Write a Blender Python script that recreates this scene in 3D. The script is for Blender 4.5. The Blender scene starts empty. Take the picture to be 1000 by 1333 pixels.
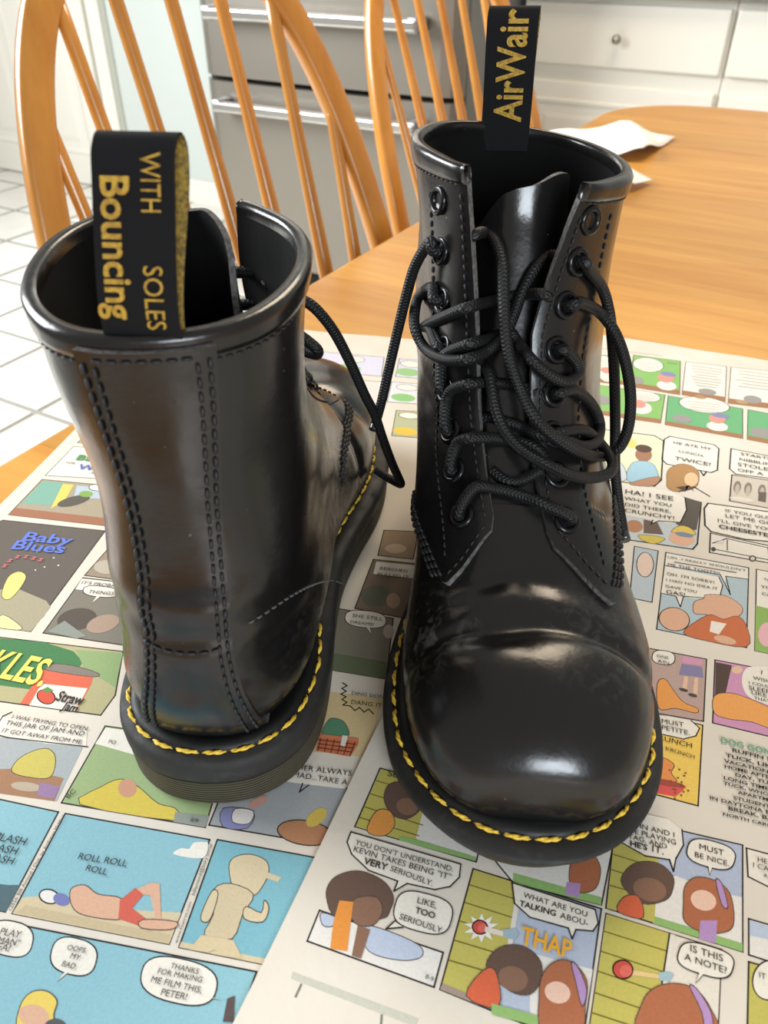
import bpy, bmesh, math, random
import numpy as np
from mathutils import Vector, Matrix
from mathutils.bvhtree import BVHTree
R = math.radians
PI = math.pi
random.seed(7)
SC = bpy.context.scene
COL = SC.collection

# ------------------------------------------------------------------ camera
# world: z = 0 is the table top, +Y runs along the table towards the cabinets, +X along its boards
F_PX, PITCH, CAM_H, YAW = 1040.0, R(36.9), 0.288, R(29.5)
cam_d = bpy.data.cameras.new('camera')
cam = bpy.data.objects.new('camera', cam_d)
COL.objects.link(cam)
cam.location = (0, 0, CAM_H)
cam.rotation_euler = (PI / 2 - PITCH, 0, YAW)
cam_d.sensor_fit = 'VERTICAL'
cam_d.sensor_height = 36.0
cam_d.lens = F_PX * 36.0 / 1333.0
cam_d.clip_start = 0.01
cam_d.clip_end = 50
cam_d.dof.use_dof = True
cam_d.dof.focus_distance = 0.37
cam_d.dof.aperture_fstop = cam_d.lens / 1.7
SC.camera = cam

# ------------------------------------------------------------------ world, window light, exposure
SC.view_settings.view_transform = 'Standard'
SC.view_settings.look = 'None'
SC.view_settings.gamma = 1
SC.view_settings.use_curve_mapping = False
SC.view_settings.exposure = 0.0
world = bpy.data.worlds.new('world')
SC.world = world
world.use_nodes = True
world.node_tree.nodes['Background'].inputs[0].default_value = (1.0, 0.95, 0.88, 1)
world.node_tree.nodes['Background'].inputs[1].default_value = 0.36

def area_light(name, loc, target, sx, sy, power, color):
    d = bpy.data.lights.new(name, 'AREA')
    d.shape = 'RECTANGLE'
    d.size, d.size_y, d.energy, d.color = sx, sy, power, color
    o = bpy.data.objects.new(name, d)
    COL.objects.link(o)
    o.location = loc
    o.rotation_euler = (Vector(target) - Vector(loc)).to_track_quat('-Z', 'Y').to_euler()
    return o
area_light('window_light_side', (-2.9, 0.1, 1.15), (-0.8, 0.8, -0.2), 1.8, 1.4, 150, (0.93, 0.97, 1.0))
area_light('window_light_behind', (1.15, -1.15, 0.70), (-0.1, 0.3, 0.1), 0.8, 0.65, 34, (0.84, 0.93, 1.0))
area_light('ceiling_light', (-0.40, 1.75, 1.55), (-0.3, 0.7, 0.0), 0.8, 0.8, 26, (1.0, 0.83, 0.62))

# ------------------------------------------------------------------ helpers
def srgb(r, g, b):
    def f(c):
        c /= 255.0
        return c / 12.92 if c <= 0.04045 else ((c + 0.055) / 1.055) ** 2.4
    return (f(r), f(g), f(b))

def cam_ray(px, py):
    a, b = (px - 500) / F_PX, -(py - 666.5) / F_PX
    x, y, z = a, math.cos(PITCH) + b * math.sin(PITCH), -math.sin(PITCH) + b * math.cos(PITCH)
    c, s = math.cos(YAW), math.sin(YAW)
    return Vector((c * x - s * y, s * x + c * y, z))

def on_plane(px, py, z=0.0):
    """point of the horizontal plane z that the photograph shows at (px, py)"""
    d = cam_ray(px, py)
    k = (z - CAM_H) / d.z
    return Vector((d.x * k, d.y * k, z))

def new_obj(name, me, parent=None):
    o = bpy.data.objects.new(name, me)
    COL.objects.link(o)
    if parent is not None:
        o.parent = parent
    return o

def empty(name, loc=(0, 0, 0), rz=0.0):
    o = bpy.data.objects.new(name, None)
    o.empty_display_size = 0.05
    COL.objects.link(o)
    o.location = loc
    o.rotation_euler = (0, 0, rz)
    return o

def tag(o, label=None, cat=None, group=None, kind=None):
    if label: o['label'] = label
    if cat: o['category'] = cat
    if group: o['group'] = group
    if kind: o['kind'] = kind
    return o

def mesh_obj(name, verts, faces, mat=None, parent=None, smooth=True, uvs=None):
    me = bpy.data.meshes.new(name)
    me.from_pydata([tuple(map(float, v)) for v in verts], [], [tuple(f) for f in faces])
    if uvs is not None:
        lay = me.uv_layers.new(name='UVMap')
        vi = np.zeros(len(me.loops), dtype=np.int32)
        me.loops.foreach_get('vertex_index', vi)
        lay.data.foreach_set('uv', np.asarray(uvs, dtype=np.float32)[vi].ravel())
    if smooth:
        me.polygons.foreach_set('use_smooth', [True] * len(me.polygons))
    if mat: me.materials.append(mat)
    me.update()
    return new_obj(name, me, parent)

class MB:
    """collects simple solids into one mesh"""
    def __init__(s): s.v, s.f = [], []
    def add(s, v, f):
        n = len(s.v); s.v += [tuple(p) for p in v]; s.f += [tuple(i + n for i in q) for q in f]
    def box(s, x0, x1, y0, y1, z0, z1):
        s.add([(x0,y0,z0),(x1,y0,z0),(x1,y1,z0),(x0,y1,z0),(x0,y0,z1),(x1,y0,z1),(x1,y1,z1),(x0,y1,z1)],
              [(0,3,2,1),(4,5,6,7),(0,1,5,4),(1,2,6,5),(2,3,7,6),(3,0,4,7)])
    def tube(s, pts, rad, n=10, cap=True):
        v, f, _ = tube_geo(pts, rad, n, cap); s.add(v, f)
    def build(s, name, mat, parent=None, smooth=False, bevel=0.0, seg=2):
        o = mesh_obj(name, s.v, s.f, mat, parent, smooth)
        if bevel: add_bevel(o, bevel, seg)
        return o

def add_bevel(o, w, seg=2):
    m = o.modifiers.new('bevel', 'BEVEL'); m.width = w; m.segments = seg; m.limit_method = 'ANGLE'; m.angle_limit = R(40)
    return o

def tube_geo(pts, rad, n=10, cap=True, flat=1.0, ref=None):
    """tube along pts with parallel-transported frames; uv = (length, around)"""
    P = np.asarray(pts, float); m = len(P)
    rad = np.full(m, rad) if np.isscalar(rad) else np.asarray(rad, float)
    T = np.gradient(P, axis=0); T /= np.linalg.norm(T, axis=1)[:, None] + 1e-12
    a = np.array(ref if ref is not None else ((0, 0, 1) if abs(T[0][2]) < .9 else (1, 0, 0)), float)
    u = a - T[0] * (a @ T[0]); u /= np.linalg.norm(u)
    v, uv = [], []
    L = np.concatenate([[0], np.cumsum(np.linalg.norm(np.diff(P, axis=0), axis=1))])
    for i in range(m):
        u = u - T[i] * (u @ T[i]); u /= np.linalg.norm(u) + 1e-12
        w = np.cross(T[i], u)
        for k in range(n):
            t = 2 * PI * k / n
            v.append(P[i] + rad[i] * (math.cos(t) * u * flat + math.sin(t) * w)); uv.append((L[i], k / n))
    f = [(i*n+k, i*n+(k+1) % n, (i+1)*n+(k+1) % n, (i+1)*n+k) for i in range(m-1) for k in range(n)]
    if cap: f += [tuple(range(n-1, -1, -1)), tuple(range((m-1)*n, m*n))]
    return v, f, uv

def crom(pts, n=8):
    """Catmull-Rom through the points, n samples per span"""
    P = np.asarray(pts, float); P = np.vstack([2*P[0]-P[1], P, 2*P[-1]-P[-2]]); out = []
    for i in range(1, len(P) - 2):
        for t in np.linspace(0, 1, n, endpoint=False):
            a, b, c, d = P[i-1], P[i], P[i+1], P[i+2]
            out.append(.5*((2*b)+(-a+c)*t+(2*a-5*b+4*c-d)*t*t+(-a+3*b-3*c+d)*t**3))
    out.append(P[-2]); return np.array(out)

def interp_knots(K, s):
    """uniform Catmull-Rom of the rows of K at real-valued s (any shape)"""
    K = np.asarray(K, float); n = len(K); s = np.asarray(s, float)
    i = np.clip(np.floor(s).astype(int), 0, n - 2); t = (s - i)[..., None]
    a, b, c, d = K[np.clip(i-1, 0, n-1)], K[i], K[i+1], K[np.clip(i+2, 0, n-1)]
    return .5*((2*b)+(-a+c)*t+(2*a-5*b+4*c-d)*t*t+(-a+3*b-3*c+d)*t**3)

def lin(x, xs, ys): return np.interp(x, xs, ys)
def sstep(a, b, x):
    t = np.clip((np.asarray(x, float) - a) / (b - a), 0, 1); return t*t*(3-2*t)

# ------------------------------------------------------------------ materials
MATS = {}
def mat(name, color, rough=.5, metal=0.0, coat=0.0, spec=.5, bump=None, vary=None, rvary=None, stretch=None):
    """bump = (scale, strength, distance); vary = (scale, other colour); rvary = (scale, other roughness); stretch = xyz scale of the coordinates"""
    if name in MATS: return MATS[name]
    m = bpy.data.materials.new(name); m.use_nodes = True
    nt = m.node_tree; b = nt.nodes['Principled BSDF']
    b.inputs['Base Color'].default_value = (*color, 1)
    b.inputs['Roughness'].default_value = rough
    b.inputs['Metallic'].default_value = metal
    b.inputs['Coat Weight'].default_value = coat
    b.inputs['Coat Roughness'].default_value = .15
    b.inputs['Specular IOR Level'].default_value = spec
    tc = nt.nodes.new('ShaderNodeTexCoord'); mp = nt.nodes.new('ShaderNodeMapping')
    nt.links.new(tc.outputs['Object'], mp.inputs[0])
    if stretch: mp.inputs['Scale'].default_value = stretch
    def noise(scale, detail=4):
        n = nt.nodes.new('ShaderNodeTexNoise'); n.inputs['Scale'].default_value = scale; n.inputs['Detail'].default_value = detail
        nt.links.new(mp.outputs[0], n.inputs['Vector']); return n
    def ramp(src, a, c, lo=.35, hi=.65):
        r = nt.nodes.new('ShaderNodeValToRGB'); r.color_ramp.elements[0].position = lo; r.color_ramp.elements[1].position = hi
        r.color_ramp.elements[0].color = a; r.color_ramp.elements[1].color = c
        nt.links.new(src, r.inputs[0]); return r
    if vary:
        r = ramp(noise(vary[0]).outputs['Fac'], (*color, 1), (*vary[1], 1)); nt.links.new(r.outputs[0], b.inputs['Base Color'])
    if rvary:
        r = ramp(noise(rvary[0]).outputs['Fac'], (rough,)*3+(1,), (rvary[1],)*3+(1,)); nt.links.new(r.outputs[0], b.inputs['Roughness'])
    if bump:
        n = noise(bump[0], 3); bp = nt.nodes.new('ShaderNodeBump'); bp.inputs['Strength'].default_value = bump[1]; bp.inputs['Distance'].default_value = bump[2]
        nt.links.new(n.outputs['Fac'], bp.inputs['Height']); nt.links.new(bp.outputs[0], b.inputs['Normal'])
    MATS[name] = m
    return m

def wood(name, dark, light, stretch, rough=.3, coat=.4, ring=0.0):
    m = mat(name, light, rough, coat=coat)
    nt = m.node_tree; b = nt.nodes['Principled BSDF']
    tc = nt.nodes.new('ShaderNodeTexCoord'); mp = nt.nodes.new('ShaderNodeMapping'); mp.inputs['Scale'].default_value = stretch
    oi = nt.nodes.new('ShaderNodeObjectInfo'); ad = nt.nodes.new('ShaderNodeVectorMath'); ad.operation = 'ADD'
    sc = nt.nodes.new('ShaderNodeVectorMath'); sc.operation = 'SCALE'; sc.inputs[0].default_value = (7.3, 3.1, 5.7)
    nt.links.new(oi.outputs['Random'], sc.inputs['Scale']); nt.links.new(tc.outputs['Object'], ad.inputs[0]); nt.links.new(sc.outputs[0], ad.inputs[1])
    nt.links.new(ad.outputs[0], mp.inputs[0])
    n1 = nt.nodes.new('ShaderNodeTexNoise'); n1.inputs['Scale'].default_value = 1.0; n1.inputs['Detail'].default_value = 6; n1.inputs['Roughness'].default_value = .65
    n1.inputs['Distortion'].default_value = .6
    nt.links.new(mp.outputs[0], n1.inputs['Vector'])
    r = nt.nodes.new('ShaderNodeValToRGB'); r.color_ramp.elements[0].position = .3; r.color_ramp.elements[1].position = .68
    r.color_ramp.elements[0].color = (*dark, 1); r.color_ramp.elements[1].color = (*light, 1)
    nt.links.new(n1.outputs['Fac'], r.inputs[0])
    hs = nt.nodes.new('ShaderNodeHueSaturation'); mr = nt.nodes.new('ShaderNodeMapRange')
    mr.inputs[3].default_value, mr.inputs[4].default_value = .88, 1.1
    nt.links.new(oi.outputs['Random'], mr.inputs[0]); nt.links.new(mr.outputs[0], hs.inputs['Value'])
    nt.links.new(r.outputs[0], hs.inputs['Color']); nt.links.new(hs.outputs[0], b.inputs['Base Color'])
    return m
# ------------------------------------------------------------------ lettering: glyph outlines of Blender's built-in font
CHARS = sorted(set("ABCDEFGHIJKLMNOPQRSTUVWXYZabcdefghijklmnopqrstuvwxyz0123456789.,!?'\"-/@()&:#*"))
def _load_glyphs(bold):
    tmp, out = {}, {}
    for c in CHARS:
        for key, body in ((c, c), (c + '|', c + 'I')):
            cu = bpy.data.curves.new('g', 'FONT'); cu.body = body; cu.size = 1.0; cu.resolution_u = 3; cu.fill_mode = 'FRONT'
            cu.offset = bold
            o = bpy.data.objects.new('g', cu); COL.objects.link(o); tmp[key] = o
    dg = bpy.context.evaluated_depsgraph_get(); dg.update()
    ref = None
    def grab(o):
        me = o.evaluated_get(dg).to_mesh(); v = [(p.co.x, p.co.y) for p in me.vertices]; f = [tuple(p.vertices) for p in me.polygons]
        o.evaluated_get(dg).to_mesh_clear(); return v, f
    iv, _ = grab(tmp['I']); imax = max(p[0] for p in iv)
    for c in CHARS:
        v, f = grab(tmp[c]); v2, _ = grab(tmp[c + '|'])
        out[c] = (v, f, max(p[0] for p in v2) - imax)
    for o in tmp.values():
        cu = o.data; bpy.data.objects.remove(o); bpy.data.curves.remove(cu)
    cap = max(p[1] for p in out['H'][0])
    return out, cap
GLY = {0: _load_glyphs(0.0), 1: _load_glyphs(.022)}
def text_geo(txt, bold=0, space=.30, track=0.0):
    """2-D verts, faces with cap height 1 and the total width"""
    g, cap = GLY[bold]; x = 0; V, F = [], []
    for c in txt:
        if c == ' ': x += space; continue
        v, f, adv = g[c]; n = len(V)
        V += [((p[0] + x) / cap, p[1] / cap) for p in v]; F += [tuple(i + n for i in q) for q in f]
        x += adv + track
    return V, F, x / cap
# ------------------------------------------------------------------ setting: floor, walls, door
FLOOR_Z = -0.75
M_grout = mat('grout', srgb(150, 148, 140), .9, bump=(300, .2, .001))
M_tile = mat('white_tile', srgb(236, 234, 226), .32, vary=(6, srgb(226, 222, 212)))
M_wall = mat('pale_blue_paint', srgb(206, 212, 206), .7, bump=(120, .1, .0005))
M_white = mat('white_paint', srgb(238, 234, 222), .42)
mb = MB(); mb.box(-4.6, 2.6, -2.2, 2.95, FLOOR_Z - .05, FLOOR_Z - .002)
floor = mb.build('floor', M_grout); tag(floor, kind='structure')
TS = .295
me_tile = None
for i in range(-10, 4):
    for j in range(-3, 6):
        x, y = -1.676 + TS * i, 1.135 + TS * j
        if x > -.55 and i > 3: continue
        if me_tile is None:
            m = MB(); m.box(.009, TS - .009, .009, TS - .009, -.004, .0)
            t = m.build('tile', M_tile, floor); me_tile = t.data; add_bevel(t, .0015, 1)
        else:
            t = new_obj('tile', me_tile, floor); add_bevel(t, .0015, 1)
        t.location = (x, y, FLOOR_Z + .002)
mb = MB(); mb.box(-4.6, 2.6, 2.80, 2.95, FLOOR_Z, 1.75)
wall = mb.build('wall_back', M_wall); tag(wall, kind='structure')
mb = MB(); mb.box(-2.72, -1.9, 2.782, 2.80, FLOOR_Z, FLOOR_Z + .10)
tag(mb.build('baseboard_back', M_white, bevel=.004), kind='structure')
# white panelled door in its casing
door = empty('door_1', (-3.42, 2.80, FLOOR_Z)); tag(door, kind='structure')
mb = MB(); mb.box(-.43, .43, -.045, -.002, .008, 2.03); mb.build('door_slab', M_white, door, bevel=.002)
def moulded_panel(x0, x1, z0, z1, parent, yf, m, name='door_panel', w=.028, lift=.010):
    """raised moulding frame with a raised field, facing -Y at y = yf"""
    pr = [(0, 0), (.25, lift), (.6, lift * .8), (1, -.004), (1.6, -.002), (2.6, lift * .6)]
    v, f = [], []
    for k, (d, h) in enumerate(pr):
        q = d * w
        v += [(x0+q, yf-h, z0+q), (x1-q, yf-h, z0+q), (x1-q, yf-h, z1-q), (x0+q, yf-h, z1-q)]
        if k:
            a, b = 4*(k-1), 4*k
            f += [(a+i, a+(i+1) % 4, b+(i+1) % 4, b+i) for i in range(4)]
    f.append(tuple(4*(len(pr)-1)+i for i in range(4)))
    return mesh_obj(name, v, f, m, parent, smooth=False)
for x0, x1 in ((-.33, -.06), (.06, .33)):
    moulded_panel(x0, x1, .14, .86, door, -.045, M_white)
    moulded_panel(x0, x1, 1.0, 1.9, door, -.045, M_white)
for x0, x1 in ((.435, .52), (-.52, -.435)):
    mb = MB(); mb.box(x0, x1, -.03, -.001, 0, 2.12); mb.box(x0 + .06 if x0 > 0 else x0, x1 if x0 > 0 else x0 + .025, -.042, -.03, 0, 2.12)
    mb.build('door_casing', M_white, door, bevel=.004)

# ------------------------------------------------------------------ refrigerator (stainless, two drawers in view)
M_steel = mat('brushed_steel', srgb(146, 140, 130), .36, metal=.7, bump=(40, .03, .001), stretch=(1, 1, 60))
M_steel_side = mat('steel_side', srgb(128, 128, 126), .5, metal=.4)
M_handle = mat('handle_steel', srgb(205, 203, 198), .22, metal=.9)
M_gap = mat('dark_gap', srgb(30, 30, 30), .8)
fr = empty('refrigerator', (-1.405, 2.10, FLOOR_Z))
tag(fr, 'stainless steel refrigerator with horizontal bar handles behind the chairs', 'refrigerator')
mb = MB(); mb.box(-.43, .43, .075, .69, .02, 1.78); mb.build('body', M_steel_side, fr, bevel=.006)
mb = MB(); mb.box(-.425, .425, .055, .08, .06, 1.77); mb.build('gasket', M_gap, fr)
def bar_handle(parent, z, w):
    h = MB(); h.box(-w, w, -.062, -.040, z - .014, z + .014); o = h.build('handle', M_handle, parent, bevel=.006, seg=3)
    for s in (-1, 1):
        k = MB(); k.box(s*w - .028 if s > 0 else -w - .004, s*w + .004 if s > 0 else -w + .028, -.058, .004, z - .018, z + .018)
        k.build('handle_bracket', mat('handle_end', srgb(150, 150, 156), .35, metal=.8), parent, bevel=.006)
    return o
for z0, z1, hz in ((.10, .632, .575), (.646, .90, .812)):
    v, f = [], []        # gently bowed drawer front with soft left and right edges
    prof = []
    for i in range(33):
        t = -1 + 2 * i / 32
        y = .012 * t * t + .036 * (max(0, abs(t) - .86) / .14) ** 2
        prof.append((t * .432, y))
    for (x, y) in prof: v += [(x, y, z0), (x, y, z1)]
    nb = len(v)
    for (x, y) in prof: v += [(x, .055, z0), (x, .055, z1)]
    for i in range(32):
        a = 2*i
        f += [(a, a+2, a+3, a+1), (nb+a, nb+a+1, nb+a+3, nb+a+2), (a+1, a+3, nb+a+3, nb+a+1), (a, nb+a, nb+a+2, a+2)]
    f += [(0, 1, nb+1, nb), (64, nb+64, nb+65, 65)]
    d = mesh_obj('drawer_front', v, f, M_steel, fr, smooth=False)
    bar_handle(d, hz, .34)
for s in (-1, 1):
    mb = MB(); mb.box(min(s*.003, s*.43), max(s*.003, s*.43), .002, .055, .914, 1.77); d = mb.build('door', M_steel, fr, bevel=.012, seg=3)
    mb = MB(); mb.box(s*.05 - .012, s*.05 + .012, -.06, -.035, 1.0, 1.6); mb.build('handle', M_handle, d, bevel=.006)
mb = MB(); mb.box(-.42, .42, .06, .1, .0, .09); mb.build('kick_plate', M_gap, fr)

# ------------------------------------------------------------------ white base cabinets and counter
M_cab = mat('cabinet_white', srgb(240, 236, 224), .4)
M_knob = mat('brushed_nickel', srgb(170, 164, 152), .3, metal=.9)
CY = 2.50
def lathe(prof, n=20):
    v, f = [], []
    for (r, z) in prof:
        for k in range(n): v.append((r*math.cos(2*PI*k/n), r*math.sin(2*PI*k/n), z))
    m = len(prof)
    f = [(i*n+k, i*n+(k+1) % n, (i+1)*n+(k+1) % n, (i+1)*n+k) for i in range(m-1) for k in range(n)]
    f += [tuple(range(n-1, -1, -1)), tuple(range((m-1)*n, m*n))]
    return v, f
def cabinet(x0, x1, label):
    c = empty('base_cabinet', ((x0+x1)/2, CY, FLOOR_Z)); tag(c, label, 'cabinet', 'white kitchen base cabinets')
    w = (x1 - x0) / 2
    mb = MB(); mb.box(-w, w, .02, .29, .10, .862); mb.build('body', M_cab, c, bevel=.002)
    mb = MB(); mb.box(-w, w, .08, .29, 0, .10); mb.build('toe_kick', M_cab, c)
    mb = MB(); mb.box(-w + .006, w - .006, 0, .0195, .69, .842); d = mb.build('drawer_front', M_cab, c, bevel=.006, seg=3)
    v, f = lathe([(.004, 0), (.004, .012), (.009, .016), (.0125, .022), (.0115, .028), (.006, .032), (.001, .033)])
    k = mesh_obj('knob', v, f, M_knob, d); k.rotation_euler = (PI/2, 0, 0); k.location = (0, 0, .763)
    for i in range(1):
        a, b = -w + .006, w - .006
        mb = MB(); mb.box(a, b, .004, .0195, .115, .65); d = mb.build('drawer_front', M_cab, c, bevel=.005, seg=2)
        moulded_panel(a + .045, b - .045, .16, .605, d, .004, M_cab, 'raised_panel', .02, .005)
        k = mesh_obj('knob', v, f, M_knob, d); k.rotation_euler = (PI/2, 0, 0); k.location = (0, .0, .38)
    return c
cabinet(-.965, -.395, 'white base cabinet with a single round knob drawer beside the refrigerator')
cabinet(-.393, .247, 'white base cabinet behind the far right corner of the table')
mb = MB(); mb.box(-.965, .26, CY - .03, 2.795, FLOOR_Z + .8625, FLOOR_Z + .90)
tag(mb.build('worktop', mat('grey_worktop', srgb(150, 150, 152), .4, vary=(60, srgb(120, 120, 124))), bevel=.005), 'grey worktop over the white base cabinets', 'worktop')
# pale tapered upright standing in the gap by the refrigerator
mb = MB()
v, f = lathe([(.034, 0), (.034, .02), (.030, .03), (.026, .45), (.017, .655), (.014, .668), (.004, .672)], 16)
mb.add(v, f)
o = mb.build('tapered_post', mat('pale_post', srgb(222, 220, 222), .45), smooth=True); o.location = (-.915, 2.22, FLOOR_Z)
tag(o, 'pale tapered post standing in the gap beside the refrigerator', 'post')

# ------------------------------------------------------------------ kitchen table
M_table = wood('honey_table_wood', srgb(188, 126, 48), srgb(210, 156, 74), (3.2, 34, 20), rough=.32, coat=.12)
TX0, TX1, TY0, TY1, TR, TH = -.436, 1.05, -.55, 1.72, .17, .026
table = empty('kitchen_table', (0, 0, FLOOR_Z))
tag(table, 'honey coloured wooden kitchen table with rounded corners under the newspapers', 'table')
def edge_x(y, side):
    """x of the rounded table outline at y"""
    d = max(0.0, y - (TY1 - TR), (TY0 + TR) - y)
    o = TR - math.sqrt(max(0.0, TR*TR - min(d, TR)**2))
    return TX0 + o if side < 0 else TX1 - o
nb = 19; bw = (TY1 - TY0) / nb
for i in range(nb):
    y0, y1 = TY0 + i*bw + .00012, TY0 + (i+1)*bw - .00012
    ys = [y0 + (y1-y0)*k/8 for k in range(9)]
    prof = [(0.010, -TH), (0.004, -TH+.003), (0, -TH*.6), (.0006, -.006), (.003, -.0015), (.007, 0)]
    v, f = [], []
    for y in ys:
        a, b = edge_x(y, -1), edge_x(y, 1)
        v += [(a+d, y, z) for d, z in prof] + [(b-d, y, z) for d, z in reversed(prof)]
    m = 12
    f = [(r*m+k, r*m+(k+1) % m, (r+1)*m+(k+1) % m, (r+1)*m+k) for r in range(8) for k in range(m)]
    f += [tuple(range(m-1, -1, -1)), tuple(range(8*m, 9*m))]
    o = mesh_obj('board', v, f, M_table, table, smooth=False); o.location = (0, 0, -FLOOR_Z)
mb = MB(); mb.box(.24, .36, -.3, 1.45, .66, .75 - TH); mb.build('stretcher_beam', M_table, table, bevel=.004)
v, f = lathe([(.075, .05), (.08, .09), (.05, .16), (.062, .3), (.05, .45), (.07, .6), (.085, .66), (.085, .75 - TH)], 20)
for y in (-.05, 1.18):
    o = mesh_obj('pedestal', v, f, M_table, table); o.location = (.30, y, 0)
    mb = MB(); mb.box(0, .6, y - .035, y + .035, 0, .055); mb.build('foot', M_table, table, bevel=.01)

# ------------------------------------------------------------------ hoop-back chairs
M_chair = wood('honey_chair_wood', srgb(178, 110, 36), srgb(212, 146, 62), (9, 9, 2.4), rough=.25, coat=.5)
def hoop_chair(label, x0, y0, psi, rec):
    """origin on the floor under the middle of the back; +X local faces the table"""
    ch = empty('hoop_back_chair', (x0, y0, FLOOR_Z), -psi); tag(ch, label, 'chair', 'honey coloured hoop back chairs')
    A, B, N, zs = .215, .612, 2.77, .45
    def P(a, b): return Vector((-math.sin(rec)*b, a, zs + math.cos(rec)*b))
    # hoop: flat section, wider across the front than deep
    pts, seg = [], 72
    for i in range(seg + 1):
        t = PI * i / seg
        c, s = math.cos(t), math.sin(t)
        pts.append((A*math.copysign(abs(c)**(2/N), -c), B*abs(s)**(2/N)))
    v, f = [], []
    n3 = Vector((math.cos(rec), 0, math.sin(rec)))
    prev = None
    q = np.array(pts)
    tan = np.gradient(q, axis=0); tan /= np.linalg.norm(tan, axis=1)[:, None]
    hw, hd = .0165, .0115
    sec = []
    for k in range(16):
        t = 2*PI*k/16
        sec.append((hw*math.copysign(abs(math.cos(t))**.5, math.cos(t)), hd*math.copysign(abs(math.sin(t))**.5, math.sin(t))))
    for (a, b), t in zip(pts, tan):
        nx, ny = t[1], -t[0]
        for u, w in sec:
            v.append(P(a + nx*u, b + ny*u) + n3*w)
    m = 16
    f = [(i*m+k, i*m+(k+1) % m, (i+1)*m+(k+1) % m, (i+1)*m+k) for i in range(seg) for k in range(m)]
    f += [tuple(range(m-1, -1, -1)), tuple(range(seg*m, (seg+1)*m))]
    mesh_obj('bow', v, f, M_chair, ch)
    def bow_b(a): return B*(1 - (abs(a)/A)**N)**(1/N)
    for a0, a1 in ((-.135, -.166), (-.095, -.116), (-.048, -.058), (0, .003), (.048, .062), (.095, .126), (.135, .176)):
        bt = bow_b(a1) - .004
        line = [P(a0 + (a1-a0)*t, bt*t - .01*(1-t)) for t in np.linspace(0, 1, 15)]
        rad = [.0072 + .0022*math.sin(PI*min(1, t*1.25))**2 for t in np.linspace(0, 1, 15)]
        v, f, _ = tube_geo(line, rad, 12); mesh_obj('spindle', v, f, M_chair, ch)
    # saddle seat
    v, f = [], []; n = 48
    for (k, zz) in ((.93, -.038), (1, -.022), (1, -.010), (.96, 0), (.6, -.006), (.2, -.010)):
        for i in range(n):
            t = 2*PI*i/n; c, s = math.cos(t), math.sin(t)
            v.append((.19 + k*.235*math.copysign(abs(c)**.75, c), k*(.225 + .012*c)*math.copysign(abs(s)**.8, s), zs + zz))
    f = [(i*n+k, i*n+(k+1) % n, (i+1)*n+(k+1) % n, (i+1)*n+k) for i in range(5) for k in range(n)]
    f += [tuple(range(n-1, -1, -1)), tuple(range(5*n, 6*n))]
    mesh_obj('seat', v, f, M_chair, ch)
    tops = [(.06, -.13), (.06, .13), (.32, -.15), (.32, .15)]; feet = [(-.03, -.2), (-.03, .2), (.40, -.205), (.40, .205)]
    for (a, b), (c, d) in zip(tops, feet):
        line = [Vector((c + (a-c)*t, d + (b-d)*t, (zs-.02)*t)) for t in np.linspace(0, 1, 13)]
        rad = [.011 + .009*math.sin(PI*t)**1.5 for t in np.linspace(0, 1, 13)]
        v, f, _ = tube_geo(line, rad, 12); mesh_obj('leg', v, f, M_chair, ch)
    for s in (-1, 1):
        v, f, _ = tube_geo([(.0, s*.178, .17), (.19, s*.178, .17), (.375, s*.182, .17)], [.008, .012, .008], 10); mesh_obj('stretcher', v, f, M_chair, ch)
    v, f, _ = tube_geo([(.19, -.178, .17), (.19, 0, .17), (.19, .178, .17)], [.008, .012, .008], 10); mesh_obj('stretcher', v, f, M_chair, ch)
    return ch
hoop_chair('honey wooden hoop back chair nearest the camera, behind the boot facing away', -.487, .669, .297, R(18.9))
hoop_chair('honey wooden hoop back chair further along the table, partly behind the first chair', -.597, 1.50, .30, R(20.5))
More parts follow.
